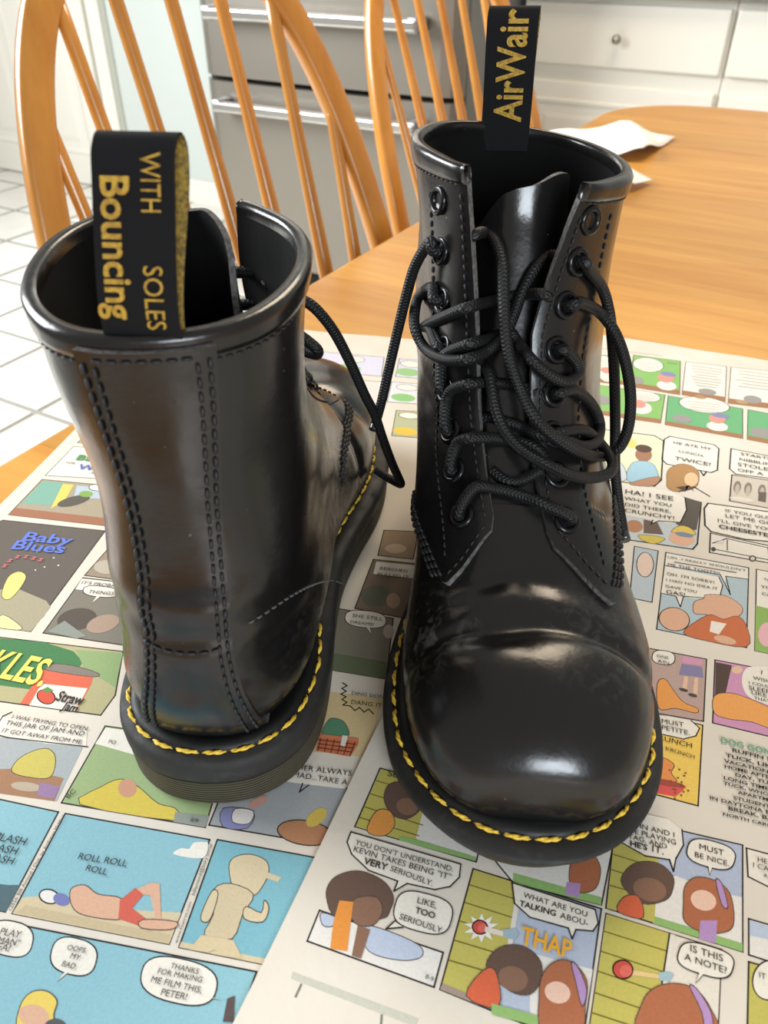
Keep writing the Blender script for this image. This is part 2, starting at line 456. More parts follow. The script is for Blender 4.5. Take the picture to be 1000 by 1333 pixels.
# ------------------------------------------------------------------ boots
def leather(name, scuffs=()):
    m = mat(name, (.0085, .0078, .0078), .30, coat=.12, spec=.5)
    nt = m.node_tree; b = nt.nodes['Principled BSDF']
    tc = nt.nodes.new('ShaderNodeTexCoord')
    def noise(scale, detail, dist=0):
        n = nt.nodes.new('ShaderNodeTexNoise'); n.inputs['Scale'].default_value = scale; n.inputs['Detail'].default_value = detail
        n.inputs['Distortion'].default_value = dist; nt.links.new(tc.outputs['Object'], n.inputs['Vector']); return n
    n1 = noise(45, 5); mr = nt.nodes.new('ShaderNodeMapRange'); mr.inputs[1].default_value, mr.inputs[2].default_value = .3, .75
    mr.inputs[3].default_value, mr.inputs[4].default_value = .17, .33
    nt.links.new(n1.outputs['Fac'], mr.inputs[0])
    n2 = noise(700, 2); n3 = noise(60, 3)
    b1 = nt.nodes.new('ShaderNodeBump'); b1.inputs['Strength'].default_value = .10; b1.inputs['Distance'].default_value = .0004
    b2 = nt.nodes.new('ShaderNodeBump'); b2.inputs['Strength'].default_value = .16; b2.inputs['Distance'].default_value = .0025
    nt.links.new(n2.outputs['Fac'], b1.inputs['Height']); nt.links.new(n3.outputs['Fac'], b2.inputs['Height'])
    nt.links.new(b1.outputs[0], b2.inputs['Normal']); nt.links.new(b2.outputs[0], b.inputs['Normal'])
    # dust specks and scuffed areas: worn, dull and pale
    sp = noise(420, 1); r = nt.nodes.new('ShaderNodeValToRGB'); r.color_ramp.elements[0].position = .79; r.color_ramp.elements[1].position = .83
    r.color_ramp.elements[0].color = (0, 0, 0, 1); r.color_ramp.elements[1].color = (.5, .5, .5, 1)
    nt.links.new(sp.outputs['Fac'], r.inputs[0])
    fac = r.outputs[0]
    for (c, rad, k) in scuffs:
        sub = nt.nodes.new('ShaderNodeVectorMath'); sub.operation = 'DISTANCE'; sub.inputs[1].default_value = c
        nt.links.new(tc.outputs['Object'], sub.inputs[0])
        m1 = nt.nodes.new('ShaderNodeMapRange'); m1.inputs[1].default_value, m1.inputs[2].default_value = 0, rad
        m1.inputs[3].default_value, m1.inputs[4].default_value = k, 0
        nt.links.new(sub.outputs['Value'], m1.inputs[0])
        sn = noise(170, 6, 1.2); r2 = nt.nodes.new('ShaderNodeValToRGB'); r2.color_ramp.elements[0].position = .5; r2.color_ramp.elements[1].position = .68
        nt.links.new(sn.outputs['Fac'], r2.inputs[0])
        mu = nt.nodes.new('ShaderNodeMath'); mu.operation = 'MULTIPLY'
        nt.links.new(m1.outputs[0], mu.inputs[0]); nt.links.new(r2.outputs[0], mu.inputs[1])
        mx = nt.nodes.new('ShaderNodeMath'); mx.operation = 'MAXIMUM'
        nt.links.new(fac, mx.inputs[0]); nt.links.new(mu.outputs[0], mx.inputs[1]); fac = mx.outputs[0]
    mc = nt.nodes.new('ShaderNodeMix'); mc.data_type = 'RGBA'
    mc.inputs['A'].default_value = (.0085, .0078, .0078, 1); mc.inputs['B'].default_value = (.16, .15, .14, 1)
    nt.links.new(fac, mc.inputs['Factor']); nt.links.new(mc.outputs['Result'], b.inputs['Base Color'])
    ad = nt.nodes.new('ShaderNodeMath'); ad.operation = 'MULTIPLY_ADD'; ad.inputs[1].default_value = .5
    nt.links.new(fac, ad.inputs[0]); nt.links.new(mr.outputs[0], ad.inputs[2]); nt.links.new(ad.outputs[0], b.inputs['Roughness'])
    return m

M_leather_R = leather('black_leather_front_boot', [((-.03, .235, .085), .035, .35), ((.045, .225, .06), .03, .6)])
M_leather_L = leather('black_leather_heel_boot', [((.045, .12, .055), .055, .75), ((.03, .06, .05), .05, .35)])
M_edge = mat('raw_leather_edge', (.06, .056, .053), .85, bump=(900, .9, .0008), vary=(500, (.15, .142, .135)))
M_lining = mat('dark_lining', (.004, .0037, .0036), .9, spec=.15, bump=(600, .3, .0004))
M_thread = mat('black_thread', (.014, .013, .014), .6)
M_yellow = mat('yellow_welt_thread', srgb(214, 168, 36), .55, vary=(900, srgb(240, 205, 80)))
M_metal = mat('black_eyelet_metal', (.03, .03, .032), .22, metal=.8)
M_welt = mat('black_welt', (.010, .010, .010), .42, spec=.35, rvary=(80, .6), bump=(300, .25, .0005))
M_ribbon = mat('black_woven_ribbon', (.005, .005, .006), .85, spec=.25, bump=(1500, .5, .0004))
M_gold = mat('gold_embroidery', srgb(190, 152, 48), .55, bump=(1400, .8, .0006), vary=(700, srgb(150, 112, 30)))
M_ribback = mat('gold_ribbon_back', srgb(150, 122, 40), .7, bump=(1200, .7, .0006), vary=(900, srgb(84, 66, 22)))
M_aglet = mat('clear_aglet', (.03, .03, .032), .18, coat=.5)

def sole_material():
    m = mat('dark_rubber_sole', (.016, .016, .016), .5, spec=.3, rvary=(90, .7), bump=(220, .3, .0008))
    nt = m.node_tree; b = nt.nodes['Principled BSDF']
    tc = nt.nodes.new('ShaderNodeTexCoord'); sx = nt.nodes.new('ShaderNodeSeparateXYZ'); nt.links.new(tc.outputs['UV'], sx.inputs[0])
    r = nt.nodes.new('ShaderNodeValToRGB'); r.color_ramp.elements[0].position = .50; r.color_ramp.elements[1].position = .58
    r.color_ramp.elements[0].color = (.078, .068, .044, 1); r.color_ramp.elements[1].color = (.026, .025, .024, 1)
    nt.links.new(sx.outputs[1], r.inputs[0])
    n = nt.nodes.new('ShaderNodeTexNoise'); n.inputs['Scale'].default_value = 120; n.inputs['Detail'].default_value = 6
    nt.links.new(tc.outputs['Object'], n.inputs['Vector'])
    r2 = nt.nodes.new('ShaderNodeValToRGB'); r2.color_ramp.elements[0].position = .55; r2.color_ramp.elements[1].position = .8
    r2.color_ramp.elements[0].color = (0, 0, 0, 1); r2.color_ramp.elements[1].color = (.35, .35, .35, 1)
    nt.links.new(n.outputs['Fac'], r2.inputs[0])
    mc = nt.nodes.new('ShaderNodeMix'); mc.data_type = 'RGBA'; mc.inputs['B'].default_value = (.10, .095, .09, 1)
    nt.links.new(r2.outputs[0], mc.inputs['Factor']); nt.links.new(r.outputs[0], mc.inputs['A']); nt.links.new(mc.outputs['Result'], b.inputs['Base Color'])
    return m
M_sole = sole_material()

def lace_material():
    m = mat('black_braided_lace', (.0055, .0055, .006), .5, spec=.4)
    nt = m.node_tree; b = nt.nodes['Principled BSDF']
    tc = nt.nodes.new('ShaderNodeTexCoord'); sx = nt.nodes.new('ShaderNodeSeparateXYZ'); nt.links.new(tc.outputs['UV'], sx.inputs[0])
    def math_(op, a, c=None, k=None):
        n = nt.nodes.new('ShaderNodeMath'); n.operation = op
        nt.links.new(a, n.inputs[0])
        if c is not None: nt.links.new(c, n.inputs[1])
        if k is not None: n.inputs[1].default_value = k
        return n.outputs[0]
    u = math_('MULTIPLY', sx.outputs[0], k=2*PI/.0016); v = math_('MULTIPLY', sx.outputs[1], k=2*PI*6)
    s1 = math_('SINE', math_('ADD', u, v)); s2 = math_('SINE', math_('SUBTRACT', u, v))
    h = math_('MAXIMUM', s1, s2)
    bp = nt.nodes.new('ShaderNodeBump'); bp.inputs['Strength'].default_value = .6; bp.inputs['Distance'].default_value = .0003
    nt.links.new(h, bp.inputs['Height']); nt.links.new(bp.outputs[0], b.inputs['Normal'])
    return m
M_lace = lace_material()

#  D(y,z) top/front profile, B(y,z) bottom/back profile, half width, height share of the widest line, power low, power high
KN = np.array([
 [0.3100,0.0360, .3100,.0300, .0040,.45, 2.4,2.2],
 [0.3068,0.0480, .3085,.0240, .0210,.42, 2.6,2.2],
 [0.2995,0.0570, .3030,.0225, .0310,.40, 2.8,2.2],
 [0.2880,0.0645, .2920,.0220, .0388,.38, 3.0,2.2],
 [0.2725,0.0700, .2740,.0220, .0448,.37, 3.2,2.2],
 [0.2550,0.0730, .2520,.0220, .0484,.36, 3.4,2.2],
 [.2390,0.0745, .2260,.0220, .0500,.36, 3.4,2.2],
 [.2240,0.0790, .2000,.0225, .0490,.37, 3.4,2.2],
 [.2090,0.0870, .1720,.0235, .0460,.38, 3.4,2.2],
 [.1945,0.0970, .1430,.0255, .0430,.40, 3.4,2.2],
 [.1810,0.1085, .1120,.0275, .0408,.41, 3.4,2.2],
 [.1690,0.1215, .0800,.0290, .0400,.42, 3.2,2.2],
 [.1590,0.1350, .0470,.0300, .0400,.43, 3.0,2.25],
 [.1510,0.1485, .0190,.0330, .0400,.44, 2.7,2.3],
 [.1450,0.1610, .0075,.0550, .0398,.46, 2.5,2.3],
 [.1405,0.1715, .0070,.0840, .0394,.48, 2.35,2.3],
 [.1370,.1805, .0115,.1130, .0393,.49, 2.25,2.3],
 [.1345,.1880, .0155,.1420, .0396,.50, 2.2,2.3],
 [.1330,.1945, .0160,.1700, .0402,.50, 2.2,2.3],
 [.1320,.2000, .0150,.1960, .0410,.50, 2.2,2.3]])
S_TOP = 19.0
YS = .920     # overall length factor
SOLE_OUT = [(0,0),(.0011,.0100),(.0048,.0205),(.014,.0318),(.028,.0395),(.05,.0435),(.08,.0440),(.11,.0432),(.14,.0445),(.17,.0492),(.2,.0552),(.225,.0578),(.25,.0574),
            (.275,.0532),(.296,.0445),(.311,.0332),(.3205,.0200),(.3240,.0095),(.325,0)]

class Boot:
    def __init__(s, pose, cfg):
        s.cfg = cfg
        s.root = empty('leather_boot', (pose[0], pose[1], .0015), pose[2])
    def spring(s, y): return .011 * (np.clip((np.asarray(y) - .225) / .1, 0, 1)) ** 2
    def med(s, y):  # the foot curves a little towards its inner side
        return s.cfg['inner'] * (.006 * sstep(.12, .30, y) - .002 * sstep(.05, .15, y) * (1 - sstep(.15, .25, y)))
    def raw(s, t, th):
        k = interp_knots(KN, t)
        dy, dz, by, bz, w, m, nl, nh = [k[..., i] for i in range(8)]
        sn, cs = np.sin(th), np.cos(th)
        n = np.where(sn < 0, nl, nh)
        e = np.abs(sn) ** (2/n); x = w * np.sign(cs) * np.abs(cs) ** (2/n)
        my, mz = by + (dy-by)*m, bz + (dz-bz)*m
        y = np.where(sn >= 0, my + (dy-my)*e, my + (by-my)*e)
        z = np.where(sn >= 0, mz + (dz-mz)*e, mz + (bz-mz)*e)
        return np.stack([x, y, z], -1), w
    def S(s, t, th, off=0.0):
        """surface point, offset along the outward normal"""
        t = np.asarray(t, float); th = np.asarray(th, float)
        t, th = np.broadcast_arrays(t, th)
        p, _ = s.raw(t, th)
        ds, da = .03, .012
        a, _ = s.raw(np.clip(t+ds, 0, S_TOP), th); b, _ = s.raw(np.clip(t-ds, 0, S_TOP), th)
        c, _ = s.raw(t, th+da); d, _ = s.raw(t, th-da)
        n = np.cross(c-d, a-b); n /= np.linalg.norm(n, axis=-1, keepdims=True) + 1e-12
        # leather relief: flex creases over the vamp, ankle folds, soft dents
        x, y, z = p[..., 0], p[..., 1], p[..., 2]
        h = np.zeros_like(x)
        for (cy, cx, wy, wx, amp, sl) in s.cfg['folds']:
            h += amp * np.exp(-((y - cy - sl*x) / wy)**2 - ((x - cx) / wx)**2) * (z < .13) * sstep(.03, .05, z)
        for (cz, ca, wz, wa, amp) in s.cfg['ankle']:
            h += amp * np.exp(-((z - cz) / wz)**2) * np.exp(-(np.angle(np.exp(1j*(th - ca))) / wa)**2) * (t > 9)
        h += .0007 * np.sin(x*95 + 1.3) * np.sin(y*70 + z*88) * sstep(.04, .08, z)
        p = p + n * (h + off)[..., None]
        y = p[..., 1]
        p[..., 0] += s.med(y)
        p[..., 2] += s.spring(y) + s.cfg['zs']*sstep(.1, .2, p[..., 2]) + s.cfg['roll'] * p[..., 0] * sstep(.06, .16, p[..., 2])
        p[..., 1] *= YS
        f = sstep(.05, .20, p[..., 2])
        p[..., 0] *= 1 + (s.cfg['ankle_w'] - 1) * sstep(.04, .08, p[..., 2]) * (1 - sstep(.13, .19, p[..., 2])) * (1 - sstep(.15, .20, p[..., 1]))
        p[..., 0] += s.cfg['lean_x'] * f + s.cfg['lean_m'] * np.exp(-((p[..., 2] - .10)/.05)**2) * (1 - sstep(.15, .22, p[..., 1]))
        p[..., 1] += s.cfg['lean_y'] * f
        if s.cfg['twist']:
            a = s.cfg['twist'] * sstep(.08, .19, p[..., 2]); x_, y_ = p[..., 0].copy(), p[..., 1] - .06
            p[..., 0] = x_*np.cos(a) - y_*np.sin(a); p[..., 1] = .06 + x_*np.sin(a) + y_*np.cos(a)
        g = sstep(.11, .20, p[..., 2]) * (p[..., 1] < .2)
        cx = s.cfg['lean_x'] * f
        p[..., 0] = cx + (p[..., 0] - cx) * (1 + (s.cfg['flare'] - 1) * g)
        return p
    # -- half gap between the eyelet facings, as an angle
    def gap(s, t, side=0):
        g = lin(t, [8, 10, 13, 16, 19], s.cfg['gap' if side == 0 else 'gap_b']); k = interp_knots(KN, np.minimum(t, S_TOP)); return np.arccos(np.clip(g / k[..., 4], 0, .95) ** (k[..., 7] / 2))
    def band(s, phi): return 18.15 + .55*np.sin(PI*np.clip(phi, 0, 1))
    def theta(s, phi, t):
        """phi 0..1 runs from the right facing edge round the heel to the left one"""
        g, h = PI/2 - s.gap(t, 0), PI/2 - s.gap(t, 1); return PI/2 - g - phi * (2*PI - g - h)
    def s0(s, phi):
        q = np.minimum(phi, 1 - phi)
        return lin(q, [0, .006, .018, .055, .078, .088, .12, .17, .24, .33, .5], [8.5, 8.1, 7.9, 7.1, 6.75, 6.85, 7.8, 9.2, 10.6, 12.0, 12.4]) - s.cfg['skew'] * sstep(.5, .9, phi)

def grid_shell(outer, inner, closed_u=False):
    """two point grids (nu, nv) joined into a solid sheet; returns verts, faces, rim faces"""
    nu, nv = outer.shape[:2]; v = np.concatenate([outer.reshape(-1, 3), inner.reshape(-1, 3)]); o = nu*nv
    f, rim = [], []
    for i in range(nu - 1):
        for j in range(nv - 1):
            a, b, c, d = i*nv+j, (i+1)*nv+j, (i+1)*nv+j+1, i*nv+j+1
            f += [(a, b, c, d), (o+d, o+c, o+b, o+a)]
    for i in range(nu - 1):
        for j, fl in ((0, 0), (nv-1, 1)):
            q = (i*nv+j, o+i*nv+j, o+(i+1)*nv+j, (i+1)*nv+j); rim.append(q[::-1] if fl else q)
    for j in range(nv - 1):
        for i, fl in ((0, 1), (nu-1, 0)):
            q = (i*nv+j, o+i*nv+j, o+i*nv+j+1, i*nv+j+1); rim.append(q[::-1] if fl else q)
    return v, f, rim

def shell_obj(name, outer, inner, m, parent, m_in=None, m_rim=None):
    v, f, rim = grid_shell(outer, inner)
    ob = mesh_obj(name, v, f + rim, m, parent)
    ob.data.materials.append(m_in or m); ob.data.materials.append(m_rim or m)
    idx = np.array([k % 2 for k in range(len(f))] + [2]*len(rim), dtype=np.int32)
    ob.data.polygons.foreach_set('material_index', idx)
    e = ob.modifiers.new('split', 'EDGE_SPLIT'); e.split_angle = R(55)
    return ob

def stitch_geo(path, normal, length=.0030, gap=.0011, r=.00050, lift=.0003):
    """row of short thread stitches along a path"""
    P = np.asarray(path, float); Nn = np.asarray(normal, float)
    L = np.concatenate([[0], np.cumsum(np.linalg.norm(np.diff(P, axis=0), axis=1))])
    mb = MB(); pitch = length + gap; n = int(L[-1] / pitch)
    for i in range(n):
        ss = np.array([i*pitch + gap/2 + length*q for q in (0, .2, .5, .8, 1)])
        pts = np.stack([np.interp(ss, L, P[:, k]) for k in range(3)], -1); nn = np.stack([np.interp(ss, L, Nn[:, k]) for k in range(3)], -1)
        pts = pts + nn * (np.array([-.0004, lift*.8, lift, lift*.8, -.0004])[:, None])
        mb.tube(pts, np.array([.5, .95, 1, .95, .5]) * r, 6)
    return mb

def build_boot(bt, leath):
    root, cfg = bt.root, bt.cfg
    S = bt.S
    # ---- outsole with ribbed wall
    o = np.array([(w, y) for y, w in SOLE_OUT]); o = np.vstack([o, [(-w, y) for y, w in SOLE_OUT[-2:0:-1]]])
    cl = crom(np.vstack([o, o[0]]), 14)[:-1]
    L = np.concatenate([[0], np.cumsum(np.linalg.norm(np.diff(np.vstack([cl, cl[0]]), axis=0), axis=1))])
    per = L[-1]; NS = 240
    q = np.linspace(0, per, NS, endpoint=False)
    clc = np.vstack([cl, cl[0]])
    ol = np.stack([np.interp(q, L, clc[:, 0]), np.interp(q, L, clc[:, 1])], -1)
    tg = np.roll(ol, -2, 0) - np.roll(ol, 2, 0); tg /= np.linalg.norm(tg, axis=1)[:, None]
    nr = np.stack([tg[:, 1], -tg[:, 0]], -1)      # outward (outline runs counter-clockwise in x,y)
    if ((ol + nr*.01 - ol.mean(0))**2).sum() < ((ol - ol.mean(0))**2).sum(): nr = -nr
    def zt(y): return lin(y, [0, .06, .13, .2, .325], [.0285, .0280, .0260, .0225, .0195])
    def ring(ins, z, frac=False):
        y = ol[:, 1]; tp = .009*sstep(.25, .32, y) + .0015; p = ol - nr*(ins + tp*(1 - z))[:, None]
        zz = (zt(y) * z if frac else zt(y) + z) + bt.spring(y)
        return np.stack([p[:, 0] + bt.med(y), p[:, 1]*YS, zz], -1)
    prof = [(.030, 0., 1), (.006, 0., 1), (.0025, 0., 1), (.0008, .035, 1)]
    nrib = 9
    for i in range(nrib):
        a = .05 + .50*i/nrib; d = .50/nrib
        prof += [(.0003, a + .12*d, 1), (.0003, a + .62*d, 1), (.0015, a + .70*d, 1), (.0015, a + .92*d, 1)]
    prof += [(.0004, .57, 1), (.0000, .62, 1), (.0000, .86, 1), (.0005, .94, 1), (.0022, 1.0, 1), (.008, 1.0, 1), (.016, 1.0, 1)]
    v = np.concatenate([ring(a, b, True) for a, b, _ in prof]); m = len(prof)
    uv = np.concatenate([np.stack([q, np.full(NS, b)], -1) for a, b, _ in prof])
    f = [(i*NS+k, i*NS+(k+1) % NS, (i+1)*NS+(k+1) % NS, (i+1)*NS+k) for i in range(m-1) for k in range(NS)]
    f.append(tuple(range(NS-1, -1, -1))); f.append(tuple((m-1)*NS + k for k in range(NS)))
    sole = mesh_obj('sole', v, f, M_sole, root, uvs=uv)
    e = sole.modifiers.new('split', 'EDGE_SPLIT'); e.split_angle = R(50)
    # ---- welt: rounded strip lying on the sole against the upper
    ins_o = lin(ol[:, 1], [0, .02, .06, .10, .2, .27, .305, .325], cfg['welt_in'])
    def ringv(ins, z):
        y = ol[:, 1]; p = ol - nr*ins[:, None]
        return np.stack([p[:, 0] + bt.med(y), p[:, 1]*YS, zt(y) + z + bt.spring(y)], -1)
    wp = [(0, -.001), (-.0002, .0012), (.0008, .0028), (.0024, .0036), (.0045, .0036), (.0066, .0030), (.0085, .0024), (.013, .0022), (.017, .001)]
    v = np.concatenate([ringv(ins_o + a, b) for a, b in wp]); m = len(wp)
    f = [(i*NS+k, i*NS+(k+1) % NS, (i+1)*NS+(k+1) % NS, (i+1)*NS+k) for i in range(m-1) for k in range(NS)]
    welt = mesh_obj('welt', v, f, M_welt, root)
    # ---- yellow welt stitches, each a twisted strand
    n_st = int(per / .0122); me = None
    base = ringv(ins_o - .0004, .0016)
    Lb = np.concatenate([[0], np.cumsum(np.linalg.norm(np.diff(np.vstack([base, base[:1]]), axis=0), axis=1))])
    bc = np.vstack([base, base[:1]])
    for i in range(n_st):
        c = (i + .5) * Lb[-1] / n_st
        ha = .0049
        ss = (c + np.linspace(-ha, ha, 9)) % Lb[-1]
        pts = np.stack([np.interp(ss, Lb, bc[:, k]) for k in range(3)], -1)
        mid = pts[4].copy()
        if mid[1] > .10 and mid[1] < .16 and False: continue
        bow = np.sin(np.linspace(0, PI, 9))
        nn = np.stack([np.interp(ss, Lb, np.append(nr[:, k], nr[0, k])) for k in range(2)], -1)
        pts[:, :2] += nn * ((bow - .55) * .0010)[:, None]; pts[:, 2] += (bow - .6) * .0012
        pts -= mid
        mb = MB()
        for ph in (0, PI):
            tw = np.linspace(0, 2.6*PI, 9) + ph + i
            w = np.stack([nn[:, 0]*np.cos(tw), nn[:, 1]*np.cos(tw), np.sin(tw)], -1) * .00034
            mb.tube(pts + w, np.array([.25, .7, .95, 1, 1, 1, .95, .7, .25]) * .00062, 6)
        st = mb.build('welt_stitch', M_yellow, welt, smooth=True); st.location = mid
    # ---- vamp (toe, front of foot, sides down to the welt)
    ns, na = 132, 112
    ts = np.linspace(0, 13.4, ns); an = np.linspace(-PI, PI, na, endpoint=False)
    T, A = np.meshgrid(ts, an, indexing='ij')
    P = S(T, A)
    v = P.reshape(-1, 3); f = []
    dev = np.abs(np.angle(np.exp(1j*(an - PI/2))))
    for i in range(ns - 1):
        for k in range(na):
            k2 = (k+1) % na
            if ts[i] > 8.75 and max(dev[k], dev[k2]) < R(58): continue
            f.append((i*na+k, i*na+k2, (i+1)*na+k2, (i+1)*na+k))
    f.append(tuple(range(na-1, -1, -1)))
    mesh_obj('vamp', v, f, leath, root)
    # ---- quarters and shaft: one leather sheet from facing to facing
    nphi, nt_ = 190, 96
    ph = np.concatenate([np.linspace(0, .13, 40), np.linspace(.13, .5, 56)[1:]]); ph = np.concatenate([ph, (1 - ph[:-1])[::-1]])
    lam = np.linspace(0, 1, nt_)
    PH, LA = np.meshgrid(ph, lam, indexing='ij')
    T = bt.s0(PH) + (S_TOP - bt.s0(PH)) * LA
    TH = bt.theta(PH, T)
    edge = np.minimum(PH, 1 - PH)
    lift = cfg['lift'] * np.exp(-(edge/.05)**2) * sstep(9, 17, T)
    O = S(T, TH, .0024 + lift); I = S(T, TH, -.0008 + lift)
    bt.quarter = lambda p_, t_, off=0.0: S(t_, bt.theta(p_, t_), .0024 + off + cfg['lift'] * np.exp(-(np.minimum(p_, 1-p_)/.05)**2) * sstep(9, 17, t_))
    shaft = shell_obj('shaft', O, I, leath, root, M_lining, M_edge)
    # ---- inner lining below the collar, so that the boot reads dark inside
    # ---- collar binding: folded band along the top
    tb = np.array([0, .03, .25, .55, .85, 1, 1, .85, .5, .2]); ob = np.array([.0004, .0013, .0016, .0016, .0018, .0008, -.0030, -.0036, -.0034, -.0030])
    pc = np.linspace(.0, 1, 150)
    rows = []
    for t_, of in zip(tb, ob):
        b0 = bt.band(pc); p = bt.quarter(pc, b0 + (19 - b0)*t_, of)
        if t_ > .99: p[:, 2] += .0016
        elif t_ > .8: p[:, 2] += .0006
        rows.append(p)
    G = np.stack(rows, 1); nu, nv = G.shape[:2]
    f = [(i*nv+j, (i+1)*nv+j, (i+1)*nv+j+1, i*nv+j+1) for i in range(nu-1) for j in range(nv-1)]
    f += [tuple(range(nv-1, -1, -1)), tuple((nu-1)*nv + j for j in range(nv))]
    mesh_obj('collar_binding', G.reshape(-1, 3), [q_[::-1] for q_ in f], leath, root)
    # ---- back strip with its lower heel piece
    def strip(name, t0, t1, n, off, wfun, m):
        tt = np.linspace(t0, t1, n); a = np.linspace(-1, 1, 17)
        TT, AA = np.meshgrid(tt, a, indexing='ij')
        k = interp_knots(KN, TT)
        TH_ = -PI/2 + AA * wfun(TT)
        o1 = S(TT, TH_, off); o2 = S(TT, TH_, .0010)
        return shell_obj(name, o1, o2, m, root, m, M_edge)
    wst = lambda t_: np.interp(t_, [12.6, 13.4, 14, 15, 16, 17, 18, 19], cfg['strip'])
    strip('back_strip', 15.05, 18.88, 60, .0062, wst, leath)
    strip('heel_piece', 12.75, 15.15, 30, .0054, wst, leath)
    # ---- seams
    seams = MB()
    def seam(tfun, n=60, off=.0002, **kw):
        u = np.linspace(0, 1, n); a = tfun(u); 
        p = S(a[0], a[1], a[2] + off); q_ = S(a[0], a[1], a[2] + off + .001)
        g = stitch_geo(p, (q_ - p) / .001, **kw); seams.add(g.v, g.f)
    for sg in (-1, 1):
        for k in (.88, .70):
            seam(lambda u: (13.35 + 5.4*u, -PI/2 + sg*k*wst(13.35 + 5.4*u), lin(13.35 + 5.4*u, [15.0, 15.1], [.0054, .0062])), 120, length=.0034, r=.0007, lift=.0006)
    seam(lambda u: (np.full_like(u, 15.12), -PI/2 + (2*u - 1)*wst(np.full_like(u, 15.12)), np.full_like(u, .0062)), 30, length=.0030, r=.0006)
    seam(lambda u: (np.full_like(u, 18.76), -PI/2 + (1.5*u - .75)*wst(np.full_like(u, 18.76)), np.full_like(u, .0062)), 30, length=.0030, r=.0006)
    def qseam(pf, n=80, **kw):
        u = np.linspace(0, 1, n); p_, t_ = pf(u); a = bt.quarter(p_, t_, .0001); b = bt.quarter(p_, t_, .0011)
        g = stitch_geo(a, (b - a) / .001, **kw); seams.add(g.v, g.f)
    for mir in (0, 1):
        M_ = (lambda p_: 1 - p_) if mir else (lambda p_: p_)
        qseam(lambda u: (M_(np.full_like(u, .012)), 8.4 + 9.5*u), length=.0026, r=.00045)
        qseam(lambda u: (M_(.082 + .012*u), 7.5 + 10.4*u), length=.0026, r=.00045)
        qseam(lambda u: (M_(.012 + .480*u), bt.band(.012 + .480*u) - .07), 140, length=.0022, r=.00042)
        # front edge row down to the point, then the triple row along the side
        e_ = lambda p_: bt.s0(p_)
        qseam(lambda u: (M_(.012 + .066*u), e_(.012 + .066*u) + .22), 40, length=.0026, r=.00045)
        for k in range(3):
            qseam(lambda u: (M_(.086 + k*.0085 + .11*u), e_(.086 + .11*u) + .16 + k*.02), 60, length=.0036, r=.00075, lift=.0006)
    so = seams.build('seam_stitching', M_thread, root, smooth=True); tag(so, kind='stuff')
    # ---- throat edge of the vamp
    # ---- tongue
    tt = np.linspace(8.2, 1, 2)
    na_, nt2 = 25, 60
    a = np.linspace(-1, 1, na_); lam = np.linspace(0, 1, nt2)
    AA, LL = np.meshgrid(a, lam, indexing='ij')
    top = cfg['tongue_top'] + cfg['tongue_tilt'] * AA - cfg['tongue_round']*np.abs(AA)**2.5
    TT = 8.3 + (top - 8.3)*LL
    TW = lin(TT, [8, 11, 15, 19], cfg['tongue_w'])
    inset = -.0005 - cfg['tongue_in'] * sstep(9, 19, TT) - .0012
    Pq = S(np.minimum(TT, 19), PI/2 - AA*TW, inset); Pq[..., 2] += np.maximum(TT - 19, 0)*.006
    Pi = S(np.minimum(TT, 19), PI/2 - AA*TW, inset - .0022); Pi[..., 2] += np.maximum(TT - 19, 0)*.006
    shell_obj('tongue', Pq[::-1], Pi[::-1], leath, root, M_lining, M_edge)
    # ---- insole closes the inside
    # ---- eyelets
    ev, ef = lathe([(.0056, -.0004), (.0058, .0004), (.0053, .0011), (.0044, .0014), (.0036, .0010), (.0031, 0), (.0029, -.0016)], 22)
    me = None; bt.eyelets = {0: [], 1: []}
    for mir in (0, 1):
        for i in range(8):
            t_ = lin(i, [0, 7], [8.75, 18.15] if False else [8.8, 17.0]); t_ = np.interp(i, range(8), cfg['eye_t'])
            p_ = np.interp(t_, [8, 19], cfg['eye_p' if mir == 0 else 'eye_q']); p_ = 1 - p_ if mir else p_
            P0 = bt.quarter(np.array([p_]), np.array([t_]), 0)[0]; P1 = bt.quarter(np.array([p_]), np.array([t_]), .001)[0]
            n = Vector((P1 - P0)).normalized()
            if me is None:
                e_ = mesh_obj('eyelet', ev, ef, M_metal, root); me = e_.data
                me.materials.append(mat('eyelet_hole', (.004, .004, .004), .9)); me.polygons[len(me.polygons)-1].material_index = 1
            else: e_ = new_obj('eyelet', me, root)
            e_.rotation_mode = 'QUATERNION'; e_.rotation_quaternion = n.to_track_quat('Z', 'Y'); e_.location = Vector(P0) + n*.0003
            bt.eyelets[mir].append((Vector(P0), n))
    return root

def boot_pose(xc, yc, az):
    """camera-plan coordinates of the heel back and clockwise azimuth of the toe -> world"""
    c, s = math.cos(YAW), math.sin(YAW)
    return (c*xc - s*yc, s*xc + c*yc, YAW - az)

